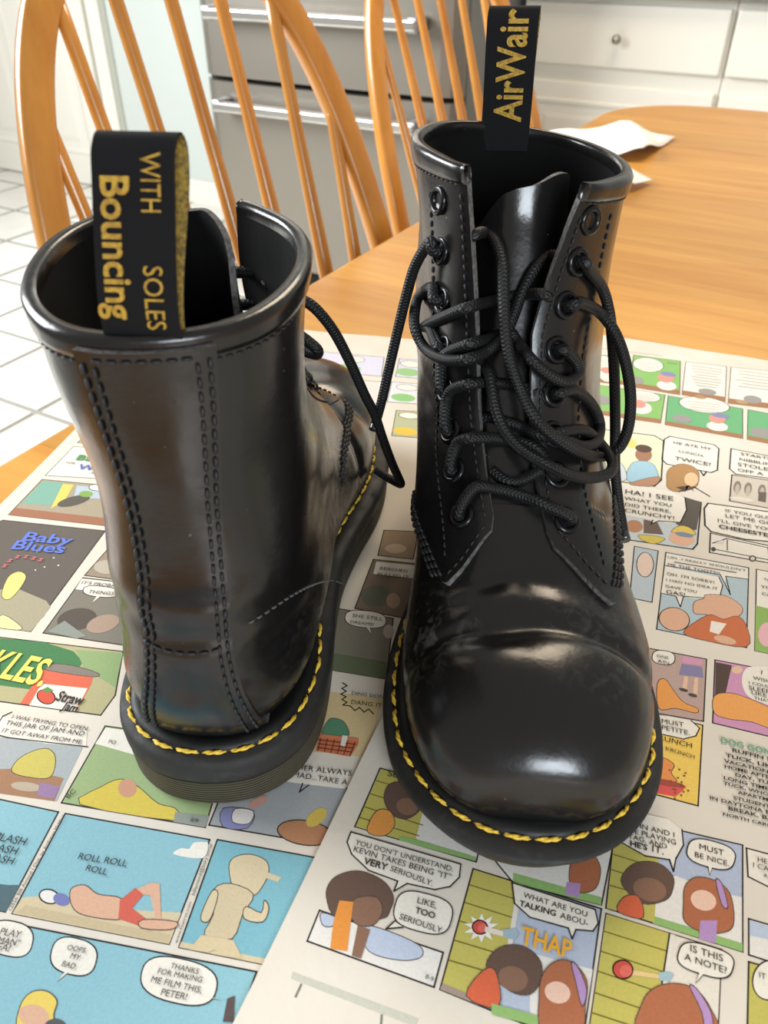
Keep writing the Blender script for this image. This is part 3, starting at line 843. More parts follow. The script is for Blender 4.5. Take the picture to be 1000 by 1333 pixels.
boot_R = Boot(boot_pose(.0765, .4415, R(185.0)), dict(inner=0, zs=.006, roll=.12, skew=.35, twist=0, lean_x=.011, lean_y=.006, flare=1.04, lift=.004,
    ankle_w=1.06, lean_m=.005, gap=[.011, .012, .014, .0165, .0195], gap_b=[.009, .006, .0045, .012, .018], welt_in=[.0055, .0052, .0042, .0044, .0046, .0058, .0085, .0095], tongue_top=18.3, tongue_tilt=-1.6, tongue_in=.016, tongue_round=1.2, tongue_w=[.62, .85, 1.0, .95],
    strip=[.40, .39, .38, .33, .32, .33, .36, .38],
    eye_t=[8.5, 9.65, 10.65, 11.65, 12.75, 14.0, 15.5, 17.3], eye_p=[.046, .072], eye_q=[.031, .034],
    folds=[(.251, .018, .006, .024, -.0026, .10), (.248, -.022, .005, .022, -.0020, -.12), (.266, .01, .012, .035, .0008, .05), (.236, .0, .008, .04, .0016, .0), (.244, .035, .004, .018, -.0018, .2), (.246, -.042, .004, .014, -.0018, -.2), (.222, .02, .006, .02, -.0012, .3), (.226, -.02, .006, .02, -.0008, -.3)],
    ankle=[(.085, PI/2+.9, .006, .5, -.0012), (.11, PI/2-.9, .006, .5, -.0012)]))
boot_L = Boot(boot_pose(-.0705, .184, R(3.4)), dict(inner=.6, zs=-.002, roll=0, skew=0, twist=R(7), lean_x=-.001, lean_y=.004, flare=1.0, lift=.002,
    ankle_w=.90, lean_m=.004, gap=[.010, .011, .013, .015, .017], gap_b=[.010, .011, .013, .015, .017], welt_in=[.0055, .0054, .0050, .0088, .0100, .0100, .0100, .0100], tongue_top=20.4, tongue_tilt=0.2, tongue_in=.020, tongue_round=2.6, tongue_w=[.8, 1.2, 1.5, 1.4],
    strip=[.42, .41, .39, .33, .32, .33, .36, .38],
    eye_t=[8.5, 9.65, 10.65, 11.65, 12.75, 14.0, 15.5, 17.3], eye_p=[.037, .058], eye_q=[.037, .058],
    folds=[(.228, .0, .006, .045, -.0032, .04), (.242, .0, .009, .04, .0018, .05), (.214, .0, .007, .04, .0015, .0), (.205, .03, .005, .03, -.002, -.3)],
    ankle=[(.092, -PI/2, .005, .8, -.0016), (.104, -PI/2, .006, .8, .0012), (.078, -PI/2+.9, .006, .5, -.0012), (.10, 0, .012, .6, -.002)]))
build_boot(boot_R, M_leather_R); build_boot(boot_L, M_leather_L)
tag(boot_R.root, 'black leather lace-up boot with its round toe pointing at the camera', 'boot', 'pair of black leather boots')
tag(boot_L.root, 'black leather lace-up boot turned away, showing its heel and back strip', 'boot', 'pair of black leather boots')
# ------------------------------------------------------------------ pull loops
def pull_loop(bt, words, facing, open_shift, lean=0.0, lean_y=0.0, half=.0122, top=.254, dx=0.0, depth=1.0, name='pull_loop'):
    c = bt.S(np.array([19.0]), np.array([-PI/2]), .002)[0]; x0, yb, zb = c
    path = [(.0022, zb-.010), (.0018, zb-.002), (-.0020, zb+.012), (-.0066, zb+.030), (-.0066, top-.006), (-.0036, top-.0012), (.0005, top), (.0042, top-.0014), (.0064, top-.006),
            (.0070, zb+.030), (.0064, zb+.012), (.0060, zb-.002), (.0058, zb-.009)]
    path = [(y*depth, z) for y, z in path]; q = crom(path, 8); n = len(q)
    tg = np.gradient(q, axis=0); tg /= np.linalg.norm(tg, axis=1)[:, None]; nr = np.stack([-tg[:, 1], tg[:, 0]], -1)
    xs = np.linspace(-1, 1, 9)
    hi = sstep(zb, top, q[:, 1])
    def place(u, i, off):
        sh = open_shift * (1 if q[i, 0] > 0 else -1) * sstep(.001, .006, abs(q[i, 0])) * hi[i]
        return (x0 + u*half + sh + lean*hi[i] + dx, yb + q[i, 0] + lean_y*hi[i] + nr[i, 0]*off, q[i, 1] + nr[i, 1]*off - (u*half) * open_shift * 14 * hi[i])
    O = np.array([[place(u, i, .0004) for u in xs] for i in range(n)]); I = np.array([[place(u, i, -.0004) for u in xs] for i in range(n)])
    ob = shell_obj(name, O, I, M_ribbon, bt.root, M_ribback, M_ribbon)
    # lettering follows the ribbon
    side = -1 if facing < 0 else 1
    idx = [i for i in range(n) if (i < n*6/13 if side < 0 else i > n*6.6/13)]
    zz = q[idx, 1]; order = np.argsort(zz)
    def on_ribbon(u, z, off):
        k = np.interp(z, zz[order], np.array(idx)[order]); i0 = int(math.floor(k)); i1 = min(i0+1, n-1); t = k - i0
        a, b = np.array(place(u, i0, off)), np.array(place(u, i1, off)); p = a + (b-a)*t
        return p
    mb = MB()
    for (txt, bold, u0, z0, cap, width, dirn) in words:
        V, F, w = text_geo(txt, bold)
        sx = width / w
        P = [on_ribbon((u0 + dirn*gy*cap) / half, z0 + (-1 if side < 0 else 1) * gx * sx, .0009) for gx, gy in V]
        mb.add(P, F)
    t = mb.build('lettering', M_gold, ob); so = t.modifiers.new('thick', 'SOLIDIFY'); so.thickness = .0005; so.offset = 0
    return ob
pull_loop(boot_R, [('AirWair', 1, -.0066, .2065, .0128, .0445, 1)], 1, .0008, dx=.0048, half=.0115, depth=.8, top=.2525)
pull_loop(boot_L, [('Bouncing', 1, -.0080, .2340, .0072, .0335, 1), ('WITH', 0, .0022, .2385, .0050, .0130, 1), ('SOLES', 0, .0022, .2140, .0050, .0165, 1)], -1, .0006, lean=.002, lean_y=.018, half=.0106, depth=.75, top=.2420)

# ------------------------------------------------------------------ laces
bpy.context.view_layer.update()
def world_bvh(root):
    V, P = [], []
    dg = bpy.context.evaluated_depsgraph_get()
    for o in root.children:
        if o.type == 'MESH' and o.name.split('.')[0] in ('vamp', 'shaft', 'tongue', 'collar_binding', 'welt', 'sole'):
            n = len(V); M = o.matrix_world
            V += [M @ v.co for v in o.data.vertices]; P += [tuple(i + n for i in p.vertices) for p in o.data.polygons]
    return BVHTree.FromPolygons(V, P)
EYE = Vector((0, 0, CAM_H))
def strand(bt, bvh, pts, rad=.0024):
    """waypoints: (x, y, lift) on the boot as the photograph shows it; (x, y, None) free; (x, y, 'd', dist) fixed distance; ('e', side, i, h) at an eyelet"""
    M = bt.root.matrix_world
    rays, dist, fixed = [], [], []
    for p in pts:
        if p[0] == 'e':
            P0, n = bt.eyelets[p[1]][p[2]]; W = M @ (P0 + n * p[3])
            if len(p) > 4: W = W + M.to_3x3() @ Vector(p[4])
            d = W - EYE; rays.append(d.normalized()); dist.append(d.length); continue
        d = cam_ray(p[0], p[1]).normalized(); rays.append(d)
        if p[2] == 'd': dist.append(p[3]); continue
        if p[2] is None: dist.append(None); continue
        hit = bvh.ray_cast(EYE, d)
        dist.append(None if hit[0] is None else (hit[0] - EYE).length - p[2])
    k = [i for i, d in enumerate(dist) if d is not None]
    full = np.interp(range(len(dist)), k, [dist[i] for i in k])
    W = [EYE + r*float(d) for r, d in zip(rays, full)]
    inv = M.inverted()
    path = crom([inv @ w for w in W], 10)
    return tube_geo(path, rad, 12)
def lace_obj(bt, strands, name='lace', rad=.0024, mt=None):
    bvh = world_bvh(bt.root); V, F, UV = [], [], []
    for p in strands:
        v, f, uv = strand(bt, bvh, p, rad); n = len(V)
        V += v; F += [tuple(i + n for i in q) for q in f]; UV += uv
    return mesh_obj(name, V, F, mt or M_lace, bt.root, uvs=UV)
# side 0 = the facing on the left of the picture, 1 = on the right; eyelets count from the toe
LR = [
 # tail hanging to the left from the seventh eyelet
 [('e',0,6,-.003),('e',0,6,.004),(560,315,.012),(541,345,.02),(529,385,None),(518,430,None),(507,478,None),(497,522,None),(489,552,'d',.405)],
 # from the left seventh down and round the big loop into the right sixth
 [('e',0,6,-.004),(618,306,.0),(632,304,.002),(645,315,.006),(654,345,.012),(656,390,.014),(658,430,.014),(664,468,.013),(678,508,.013),(700,548,.012),(728,573,.012),(758,590,.012),
  (785,594,.012),(806,583,None),(818,556,None),(821,515,None),(814,470,None),(800,432,None),(780,406,.012),(756,394,.007),('e',1,5,.004),('e',1,5,-.003)],
 # tail on the right from the seventh eyelet
 [('e',1,6,-.003),('e',1,6,.004),(766,350,.007),(784,375,.010),(793,405,.012),(797,440,None),(800,490,None),(801,550,None),(801,610,None),(805,650,None),(812,695,'d',.395)],
 # loop from the left sixth, under the big loop, up beneath the right facing
 [('e',0,5,-.003),('e',0,5,.004),(562,374,.006),(546,385,.009),(540,405,.012),(541,430,.012),(555,455,.009),(580,468,.008),(608,468,.008),(635,456,.008),(655,438,.006),(668,412,.004),(680,380,.004),(697,350,.003),(715,333,.0),('e',1,6,-.005)],
 # left fifth across to the right sixth
 [('e',0,4,-.003),('e',0,4,.003),(560,428,.004),(553,425,.004),(572,415,.005),(605,402,.006),(640,392,.004),(680,384,.001),(708,384,-.001),('e',1,5,-.005)],
 # left fourth, beneath, round into the right fifth
 [('e',0,3,-.003),('e',0,3,.003),(575,470,.004),(585,458,.004),(612,448,.004),(640,440,.003),(662,432,.003),(674,446,.005),(692,468,.006),(712,486,.006),(735,497,.006),(751,488,.006),(751,473,.006),(740,459,.005),('e',1,4,.004),('e',1,4,-.003)],
 # right fourth, small loop back to the left under the big one
 [('e',1,3,-.003),('e',1,3,.004),(748,508,.005),(770,526,.008),(781,552,.010),(776,575,.010),(758,581,.008),(730,572,.006),(702,566,.004),(680,556,.003),(655,548,.002),(632,544,.0),('e',0,2,-.004)],
 # right third, second big loop, up to the left facing
 [('e',1,2,-.003),('e',1,2,.004),(760,560,.006),(782,578,.008),(797,600,.010),(793,616,.012),(770,622,.011),(740,618,.010),(710,604,.010),(680,586,.010),(658,562,.010),(646,534,.010),(640,505,.009),(636,484,.007),(628,475,.003),(616,470,-.001)],
 # left third over the facing edge and beneath
 [('e',0,2,-.003),('e',0,2,.003),(581,522,.004),(590,507,.004),(612,500,.004),(638,498,.003),(668,502,.001),(700,512,-.001)],
 # left second across
 [('e',0,1,-.003),('e',0,1,.003),(595,578,.004),(612,571,.005),(640,570,.005),(668,574,.004),(700,585,.002),('e',1,1,-.003)],
 # left first straight bar
 [('e',0,0,-.004),('e',0,0,.003),(618,635,.005),(645,636,.005),(680,645,.005),(710,657,.005),('e',1,0,.004),('e',1,0,-.003)],
 # crossing under the bars
 [(640,612,.001),(660,626,.002),(680,625,.002),(706,612,.0)],
]
lace_obj(boot_R, LR)
lace_obj(boot_R, [[(490,549,'d',.4055),(486.5,560,'d',.404)]], 'lace_tip', .0026, M_aglet)
lace_obj(boot_R, [[(808,672,'d',.400),(814,703,'d',.392)]], 'lace_tip', .0026, M_aglet)
# the boot turned away: bars across the far side, one loop and one tail in view
LL = [[('e',0,i,-.003),('e',0,i,.003),('e',0,i,.006,(-.012,0,.002)),('e',1,i,.006,(.012,0,.002)),('e',1,i,.003),('e',1,i,-.003)] for i in range(7)]
LL.append([('e',0,6,-.003),('e',0,6,.004),(372,388,'d',.345),(392,390,'d',.345),(412,403,'d',.348),(435,432,'d',.356),(456,472,'d',.368),(474,512,'d',.382),(488,540,'d',.395),(500,575,'d',.412),(511,604,'d',.428),(519,622,'d',.437),(522,630,'d',.440),(516,628,'d',.447),(502,620,'d',.452),(490,612,'d',.455)])
LL.append([('e',0,5,-.003),('e',0,5,.004),(372,420,'d',.342),(390,436,'d',.342),(403,446,'d',.342),(413,455,'d',.343),(413,461,'d',.347),(405,460,'d',.350),(392,455,'d',.352),(375,450,'d',.352)])
lace_obj(boot_L, LL)
# curved counter stitch on the side of the boot that is turned away
def surface_stitch(bt, pts, name='counter_stitching'):
    bvh = world_bvh(bt.root); inv = bt.root.matrix_world.inverted(); P, N = [], []
    for x, y in crom(pts, 8):
        h = bvh.ray_cast(EYE, cam_ray(x, y).normalized())
        if h[0] is None: continue
        n = h[1] if h[1].dot(EYE - h[0]) > 0 else -h[1]
        P.append(inv @ h[0]); N.append(inv.to_3x3() @ n)
    g = stitch_geo(P, N, length=.0022, gap=.0010, r=.0004)
    o = g.build(name, mat('grey_worn_thread', (.10, .095, .09), .8), bt.root, smooth=True); tag(o, kind='stuff'); return o
surface_stitch(boot_L, [(322,812),(345,798),(375,778),(405,762),(430,756),(446,760)])
# ------------------------------------------------------------------ newspapers: two sheets and their printed strips
M_paper = mat('newsprint', srgb(224, 216, 203), .9, spec=.2, vary=(22, srgb(218, 209, 195)), bump=(260, .25, .0005))
M_ink = mat('printed_ink', (.5, .5, .5), .85, spec=.2)
_nt = M_ink.node_tree; _at = _nt.nodes.new('ShaderNodeAttribute'); _at.attribute_name = 'ink'
_tc = _nt.nodes.new('ShaderNodeTexCoord'); _ns = _nt.nodes.new('ShaderNodeTexNoise'); _ns.inputs['Scale'].default_value = 900; _ns.inputs['Detail'].default_value = 3
_mx = _nt.nodes.new('ShaderNodeMix'); _mx.data_type = 'RGBA'; _mx.blend_type = 'MULTIPLY'; _mx.inputs['Factor'].default_value = .2
_nt.links.new(_tc.outputs['Object'], _ns.inputs['Vector']); _nt.links.new(_at.outputs['Color'], _mx.inputs['A']); _nt.links.new(_ns.outputs['Color'], _mx.inputs['B'])
_hv = _nt.nodes.new('ShaderNodeHueSaturation'); _hv.inputs['Saturation'].default_value = 0.0; _hv.inputs['Value'].default_value = 1.9
_nt.links.new(_ns.outputs['Color'], _hv.inputs['Color']); _nt.links.new(_hv.outputs[0], _mx.inputs['B'])
_nt.links.new(_mx.outputs['Result'], _nt.nodes['Principled BSDF'].inputs['Base Color'])

def xsect(p, d, q, e):
    """crossing of the lines p + a d and q + b e in plan"""
    k = ((q.x-p.x)*e.y - (q.y-p.y)*e.x) / (d.x*e.y - d.y*e.x); return Vector((p.x + k*d.x, p.y + k*d.y, 0))
def sheet(name, label, z0, z1, left, top, width, length):
    """a folded newspaper section: its left and top edges as lines on the table, its size, slightly wavy cut edges"""
    l0, l1, t0, t1 = (on_plane(*q, z1) for q in (*left, *top))
    v = (l0 - l1).normalized(); v.z = 0                       # towards the reader
    c = xsect(l0, v, t0, (t1 - t0))
    u = Vector((-v.y, v.x, 0))
    root = empty(name, (c.x, c.y, z0), math.atan2(u.y, u.x)); tag(root, label, 'newspaper', 'comics pages of the newspaper')
    n = max(2, int(round((z1 - z0) / .00022)))
    for k in range(n):                                         # single leaves, edges not quite flush
        a, b = z0 + (z1-z0)*k/n, z0 + (z1-z0)*(k+1)/n
        j = (n-1-k) * .0006
        V, F = [], []
        m = 26
        rim = [(width*i/m, .0006*math.sin(i*1.7+k) + .0004*math.sin(i*.6)) for i in range(m)] + [(width, -length*i/m) for i in range(m)] + \
              [(width - width*i/m, -length) for i in range(m)] + [(.0004*math.sin(i*.9+k), -length + length*i/m) for i in range(m)]
        rim = [(x + (j*.4 if x < .01 else 0), y - j*.3) for x, y in rim]; N = len(rim)
        V = [(x, y, a-z0) for x, y in rim] + [(x, y, b-z0-.00002) for x, y in rim]
        F = [tuple(range(N)), tuple(range(2*N-1, N-1, -1))] + [(i, N+i, N+(i+1) % N, (i+1) % N) for i in range(N)]
        mesh_obj('leaf', V, F, M_paper, root, smooth=False)
    bpy.context.view_layer.update()
    root['_zt'] = z1
    return root
class Print:
    """flat print on a sheet; every shape is given where the photograph shows it and laid on the sheet's plane"""
    def __init__(s, root, zt): s.root, s.zt = root, zt; s.inv = root.matrix_world.inverted(); s.new()
    def new(s): s.v, s.f, s.c, s.tv, s.tf, s.tc, s.n = [], [], [], [], [], [], 0
    def W(s, x, y, lift): return s.inv @ on_plane(x, y, s.zt + lift)
    def lift(s): s.n += 1; return .00003 + s.n * .000012
    def raw(s, pts3, col):
        n = len(s.v); s.v += pts3; s.f.append(tuple(range(n, n + len(pts3)))); s.c.append(col)
    def poly(s, pts, col, smooth=0):
        if smooth: pts = closed(pts, smooth)
        h = s.lift(); P = [s.W(x, y, h) for x, y in pts]
        if sum(P[i].x*P[(i+1) % len(P)].y - P[(i+1) % len(P)].x*P[i].y for i in range(len(P))) < 0: P.reverse()
        s.raw(P, srgb(*(c + (q - c)*.14 for c, q in zip(col, PAPER))))
        if smooth and col not in (WHITE,): s.line(pts, (96, 82, 74), .00032, True)
    def line(s, pts, col=(52, 46, 44), w=.00055, close=False):
        h = s.lift(); P = [s.W(x, y, h) for x, y in pts]
        if close: P = P + [P[0]]
        for a, b in zip(P[:-1], P[1:]):
            d = (b - a); 
            if d.length < 1e-7: continue
            d.normalize(); t = Vector((-d.y, d.x, 0)) * w/2; e = d * w/2
            s.raw([a - t - e, b - t + e, b + t + e, a + t - e], srgb(*col))
    def frame(s, pts, col=None, w=.0006, smooth=0):
        if smooth: pts = closed(pts, smooth)
        if col: s.poly(pts, col)
        s.line(pts, w=w, close=True)
    def oval(s, cx, cy, rx, ry, col, rot=0, outline=False, n=28, power=2.0):
        c, q = math.cos(R(rot)), math.sin(R(rot)); pts = []
        for i in range(n):
            t = 2*PI*i/n; a = rx*math.copysign(abs(math.cos(t))**(2/power), math.cos(t)); b = ry*math.copysign(abs(math.sin(t))**(2/power), math.sin(t))
            pts.append((cx + a*c - b*q, cy + a*q + b*c))
        s.poly(pts, col)
        if outline: s.line(pts, w=.00045, close=True)
    def balloon(s, cx, cy, rx, ry, tail=None, rot=12, col=(232, 226, 214), power=2.6, open_at=None):
        if tail: s.poly([(cx-rx*.18, cy+ry*.5), tail, (cx+rx*.18, cy+ry*.5)] if tail[1] > cy+ry*.4 else [(cx+rx*.5, cy-ry*.1), tail, (cx+rx*.5, cy+ry*.4)], (70, 62, 58))
        s.oval(cx, cy, rx, ry, col, rot, True, 32, power)
        if tail:
            tx, ty = tail; kx, ky = cx + (tx-cx)*.93, cy + (ty-cy)*.93
            s.poly([(cx-rx*.14, cy+ry*.45), (kx, ky), (cx+rx*.14, cy+ry*.45)] if tail[1] > cy+ry*.4 else [(cx+rx*.45, cy-ry*.05), (kx, ky), (cx+rx*.45, cy+ry*.33)], col)
    def text(s, txt, p0, p1, bold=0, tall=1.0, col=(56, 50, 48)):
        tall *= .92 if p0[1] < 960 else .95
        V, F, w = text_geo(txt, bold); h = .00003 + 40 * .000012
        a, b = s.W(*p0, h), s.W(*p1, h); d = b - a; L = d.length; d.normalize(); up = Vector((-d.y, d.x, 0)); k = L / w
        n = len(s.tv); s.tv += [a + d*(x*k) + up*(y*k*tall) for x, y in V]; s.tf += [tuple(i+n for i in q) for q in F]; s.tc += [srgb(*col)]*len(F)
    def rows(s, x0, x1, y, n, dy, slope, col=(120, 112, 106), w=.0006):
        for i in range(n):
            k = random.uniform(0, .18) * (x1-x0); s.line([(x0+k, y+i*dy+slope*k), (x1-k, y+i*dy+slope*(x1-x0-k))], col, w)
    def flush(s, name='comic_panel'):
        def mk(nm, v, f, c, parent):
            o = mesh_obj(nm, v, f, M_ink, parent, smooth=False); a = o.data.attributes.new('ink', 'FLOAT_COLOR', 'FACE')
            a.data.foreach_set('color', np.array([(*q, 1) for q in c], dtype=np.float32).ravel()); return o
        o = None
        if s.v and len(s.tv) < 420:
            n = len(s.v); s.v += s.tv; s.f += [tuple(i + n for i in q) for q in s.tf]; s.c += s.tc; s.tv = []
        if s.v: o = mk(name, s.v, s.f, s.c, s.root)
        if s.tv: mk('lettering', s.tv, s.tf, s.tc, o or s.root)
        s.new()
def closed(pts, n=6):
    P = np.asarray(pts, float); m = len(P); out = []
    for i in range(m):
        a, b, c, d = P[i-1], P[i], P[(i+1) % m], P[(i+2) % m]
        for t in np.linspace(0, 1, n, endpoint=False):
            out.append(tuple(.5*((2*b)+(-a+c)*t+(2*a-5*b+4*c-d)*t*t+(-a+3*b-3*c+d)*t**3)))
    return out
PAPER, WHITE = (224, 216, 203), (232, 226, 214)
ZA, ZB = .0010, .0022
sh_a = sheet('newspaper', 'comics page on the left, lying under the boot that is turned away', 0.0, ZA, ((0, 657), (96, 560)), ((400, 432), (520, 444)), .46, .74)
sh_b = sheet('newspaper', 'comics page on the right, overlapping the other under the front boot', ZA + .0006, ZB, ((308, 1321), (500, 930)), ((765, 432), (1000, 457)), .50, .72)
A, B = Print(sh_a, ZA), Print(sh_b, ZB)
SKY, SAND, SIDE, GREEN = (126, 180, 194), (205, 187, 150), (186, 176, 78), (132, 176, 96)
HAIR, RUST, SKIN, RED, VIO = (84, 60, 50), (166, 90, 56), (214, 164, 134), (212, 86, 50), (172, 132, 190)
# ---- left page, from the far edge towards the reader
for q, c1, c2 in (([(422,458),(500,465),(497,490),(411,482)], (206,206,226), (140,186,120)), ([(520,467),(550,469),(547,493),(515,490)], (206,206,226), (140,186,120)),
                  ([(407,490),(497,497),(494,526),(430,520)], (222,210,206), (222,160,96)), ([(510,497),(550,500),(546,526),(504,523)], (214,216,224), (130,186,110)),
                  ([(516,534),(550,536),(545,570),(510,567)], (176,180,140), (232,186,60))):
    A.frame(q, c1, .0005); (a, b, c, d) = q
    A.oval((c[0]+d[0])/2, (c[1]+d[1])/2 - 7, 16, 5, c2, 5); A.oval((a[0]+b[0])/2, (a[1]+b[1])/2 + 6, 14, 4, WHITE, 5, True); A.flush()
A.frame([(500,690),(545,692),(538,728),(492,723)], (150,128,104)); A.oval(515, 714, 14, 6, (190,168,140)); A.flush()
A.frame([(486,728),(545,734),(532,806),(462,792)], (112,96,80)); A.poly([(490,731),(542,736),(540,753),(486,747)], WHITE)
A.text('REACHED', (494,741), (531,745)); A.text('PULLED IT', (491,749), (532,753)); A.oval(490, 776, 20, 14, (88,92,76)); A.oval(512, 782, 9, 10, (160,132,110)); A.flush()
A.frame([(440,792),(512,805),(503,884),(430,872)], (116,112,100)); A.poly([(433,850),(506,862),(503,884),(430,872)], (84,96,66)); A.balloon(476, 806, 27, 11, (484,826), 6)
A.text('SHE STILL', (458,803), (498,808)); A.text('DREAMS!', (455,811), (487,815)); A.oval(506, 822, 7, 9, (176,168,158)); A.flush()
A.poly([(425,900),(500,910),(482,970),(470,985),(404,978)], (208,184,132)); 
zz = [(447 + (3 if k % 2 else -3) + abs(k-4)*.6, 889 + k*3.6) for k in range(9)] + [(456 + k*6, 921 + (3 if k % 2 else -2) + k) for k in range(6)]
A.line(zz, w=.0006); A.text('DING DONG', (457,904), (506,910)); A.text('DANG IT', (456,916), (497,921))
A.poly([(420,957),(427,938),(436,935),(449,941),(453,959)], (66,124,92), 4); A.poly([(416,957),(466,963),(467,968),(456,985),(411,977)], (192,98,60))
for k in range(6): A.line([(418+k*9, 959+k), (414+k*8.4, 977+k*1.3)], (110,46,30), .0004)
for k in range(3): A.line([(415-k, 963+k*5), (463-k*3, 969+k*5)], (110,46,30), .0004)
A.poly([(414,955),(467,961),(467,966),(413,960)], (206,112,72)); A.poly([(446,957),(453,958),(449,972),(443,970)], (226,220,214)); A.flush()
A.frame([(300,1005),(452,1026),(425,1100),(272,1074)], (152,158,164)); A.poly([(330,992),(456,1004),(450,1027),(325,1012)], WHITE); A.line([(394,1020),(390,1031),(402,1022)])
A.text('HER ALWAYS', (386,1002), (458,1010)); A.text('MAD...TAKE A', (380,1011), (452,1022))
A.oval(397, 1084, 36, 16, (168,112,76), 8, True); A.oval(412, 1064, 16, 9, (200,176,70), -40); A.poly([(291,1052),(330,1056),(322,1078),(290,1076)], (120,124,176), 3); A.poly([(306,1053),(330,1056),(324,1072),(303,1070)], (226,222,218), 3)
A.oval(336, 1044, 14, 6, (190,140,128), -25); A.flush()
A.frame([(101,576),(118,562),(150,564),(150,580)], (188,176,140)); A.flush()
A.frame([(96,581),(150,586),(150,624),(59,619)], WHITE, .0005); A.text('BETTER', (97,598), (172,605), 1, .8, (84,148,92)); A.text('FOR', (85,603), (97,604)); A.text('Worse', (100,610), (158,616), 1, .8, (96,110,178)); A.text('by', (118,616), (124,617)); A.flush()
A.frame([(55,624),(150,633),(152,686),(11,670)], (158,146,124)); A.poly([(56,626),(86,629),(66,658),(28,655)], (112,164,148)); A.poly([(82,630),(96,631),(84,652),(66,662)], (220,198,90)); A.poly([(100,632),(150,636),(150,650),(96,648)], (170,190,206))
A.poly([(20,661),(152,676),(152,686),(11,670)], (150,96,70)); A.oval(96, 652, 22, 6, (74,72,66), -14); A.oval(112, 643, 9, 4, (120,160,70)); A.balloon(128, 635, 12, 4, None, 4); A.flush()
A.frame([(4,677),(137,691),(40,822),(-34,812),(-34,690)], (84,78,72)); A.oval(14, 790, 46, 20, (156,150,124), 10); A.poly([(-34,772),(20,765),(60,782),(66,790),(40,822),(-34,812)], (156,150,124))
A.poly([(-8,812),(4,800),(28,816),(20,820),(-20,814)], (226,214,150), 3); A.poly([(2,775),(10,752),(24,744),(34,750),(26,766),(12,780)], (222,214,120), 4)
for k, (x, y) in enumerate(((48,718),(70,726),(58,738),(76,736),(46,742))): A.oval(x, y, 1.1, .8, (236,232,224))
A.text('Baby', (26,703), (90,709), 1, .8, (104,124,206)); A.text('Blues', (12,714), (82,720), 1, .8, (104,124,206)); 
for k, (x, y) in enumerate(((2,738),(9,731),(19,726),(30,726),(40,728),(49,730))): A.text('z', (x, y), (x+5, y+.6), 1, 1, (214,110,120))
A.flush()
A.frame([(150,704),(176,707),(170,757),(110,749)], (142,126,108)); A.oval(140, 738, 18, 9, (176,166,150)); A.flush()
A.frame([(108,752),(172,759),(162,840),(56,824)], (112,108,98)); A.poly([(107,753),(170,760),(166,774),(98,767)], WHITE); A.text("IT'S PROBABLY", (105,760), (164,766)); A.balloon(131, 770, 23, 7, (119,786), 5); A.text('THINGS?', (114,772), (151,775))
A.oval(100, 806, 26, 14, (70,62,56), -10); A.oval(134, 812, 22, 11, (158,134,116), -16); A.poly([(62,822),(84,808),(112,828),(100,831)], (126,136,128)); A.flush()
A.frame([(-30,826),(160,848),(150,905),(131,931),(-30,909)], (170,164,120)); A.poly([(-30,828),(58,836),(96,848),(108,862),(92,884),(44,898),(-30,888)], (52,112,64)); A.poly([(98,846),(160,850),(150,895),(110,870)], (132,160,104))
A.text('PICKLES.', (-74,866), (54,893), 1, 1.75, (230,214,110))
A.poly([(26,916),(56,872),(121,881),(119,890),(100,925)], (214,92,66), 0); A.poly([(38,918),(54,890),(114,896),(98,926)], (232,226,216)); A.poly([(61,868),(70,864),(98,867),(127,876),(122,881),(64,873)], (120,112,104), 3); A.oval(60, 907, 12, 9, (204,72,52), 20, True); A.poly([(54,898),(62,894),(70,899),(62,902)], (80,130,60))
A.text('Straw', (71,911), (105,918), 1, 1.5); A.text('Jam', (80,923), (99,927), 1, 1.3); A.flush()
A.poly([(-20,957),(108,973),(74,1043),(-20,1030)], (158,166,170)); A.poly([(-20,1002),(30,1000),(83,1013),(71,1043),(-20,1030)], (152,108,78)); A.poly([(15,1004),(28,985),(58,974),(72,985),(66,1011),(40,1012)], (194,180,84), 4); A.oval(34, 1024, 20, 6, (176,160,140), 6); A.poly([(52,1018),(78,1024),(70,1040),(48,1036)], (140,110,150))
A.poly([(-20,930),(114,946),(112,972),(60,968),(-20,955)], WHITE, 0); A.line([(114,972),(60,966),(10,960),(-20,952)]); A.line([(15,927),(4,932),(-4,944)])
A.text('I WAS TRYING TO OPEN', (14,935), (113,951)); A.text('THIS JAR OF JAM AND', (6,943), (109,958)); A.text('IT GOT AWAY FROM ME.', (1,953), (107,969)); A.flush()
A.frame([(137,945),(300,968),(267,1077),(80,1045)], (144,168,114)); A.poly([(138,947),(200,956),(180,984),(124,968)], WHITE); A.text('PO', (140,967), (150,969))
A.poly([(104,1047),(132,1024),(158,1014),(180,1024),(206,1046),(228,1052),(226,1068)], (208,184,66), 3); A.oval(166, 1026, 12, 12, (196,140,110), 20); A.poly([(228,1057),(273,1062),(267,1077),(226,1070)], (132,140,132)); A.text('8/9', (247,1069), (257,1071)); A.text('BC', (88,1040), (100,1030)); A.flush()
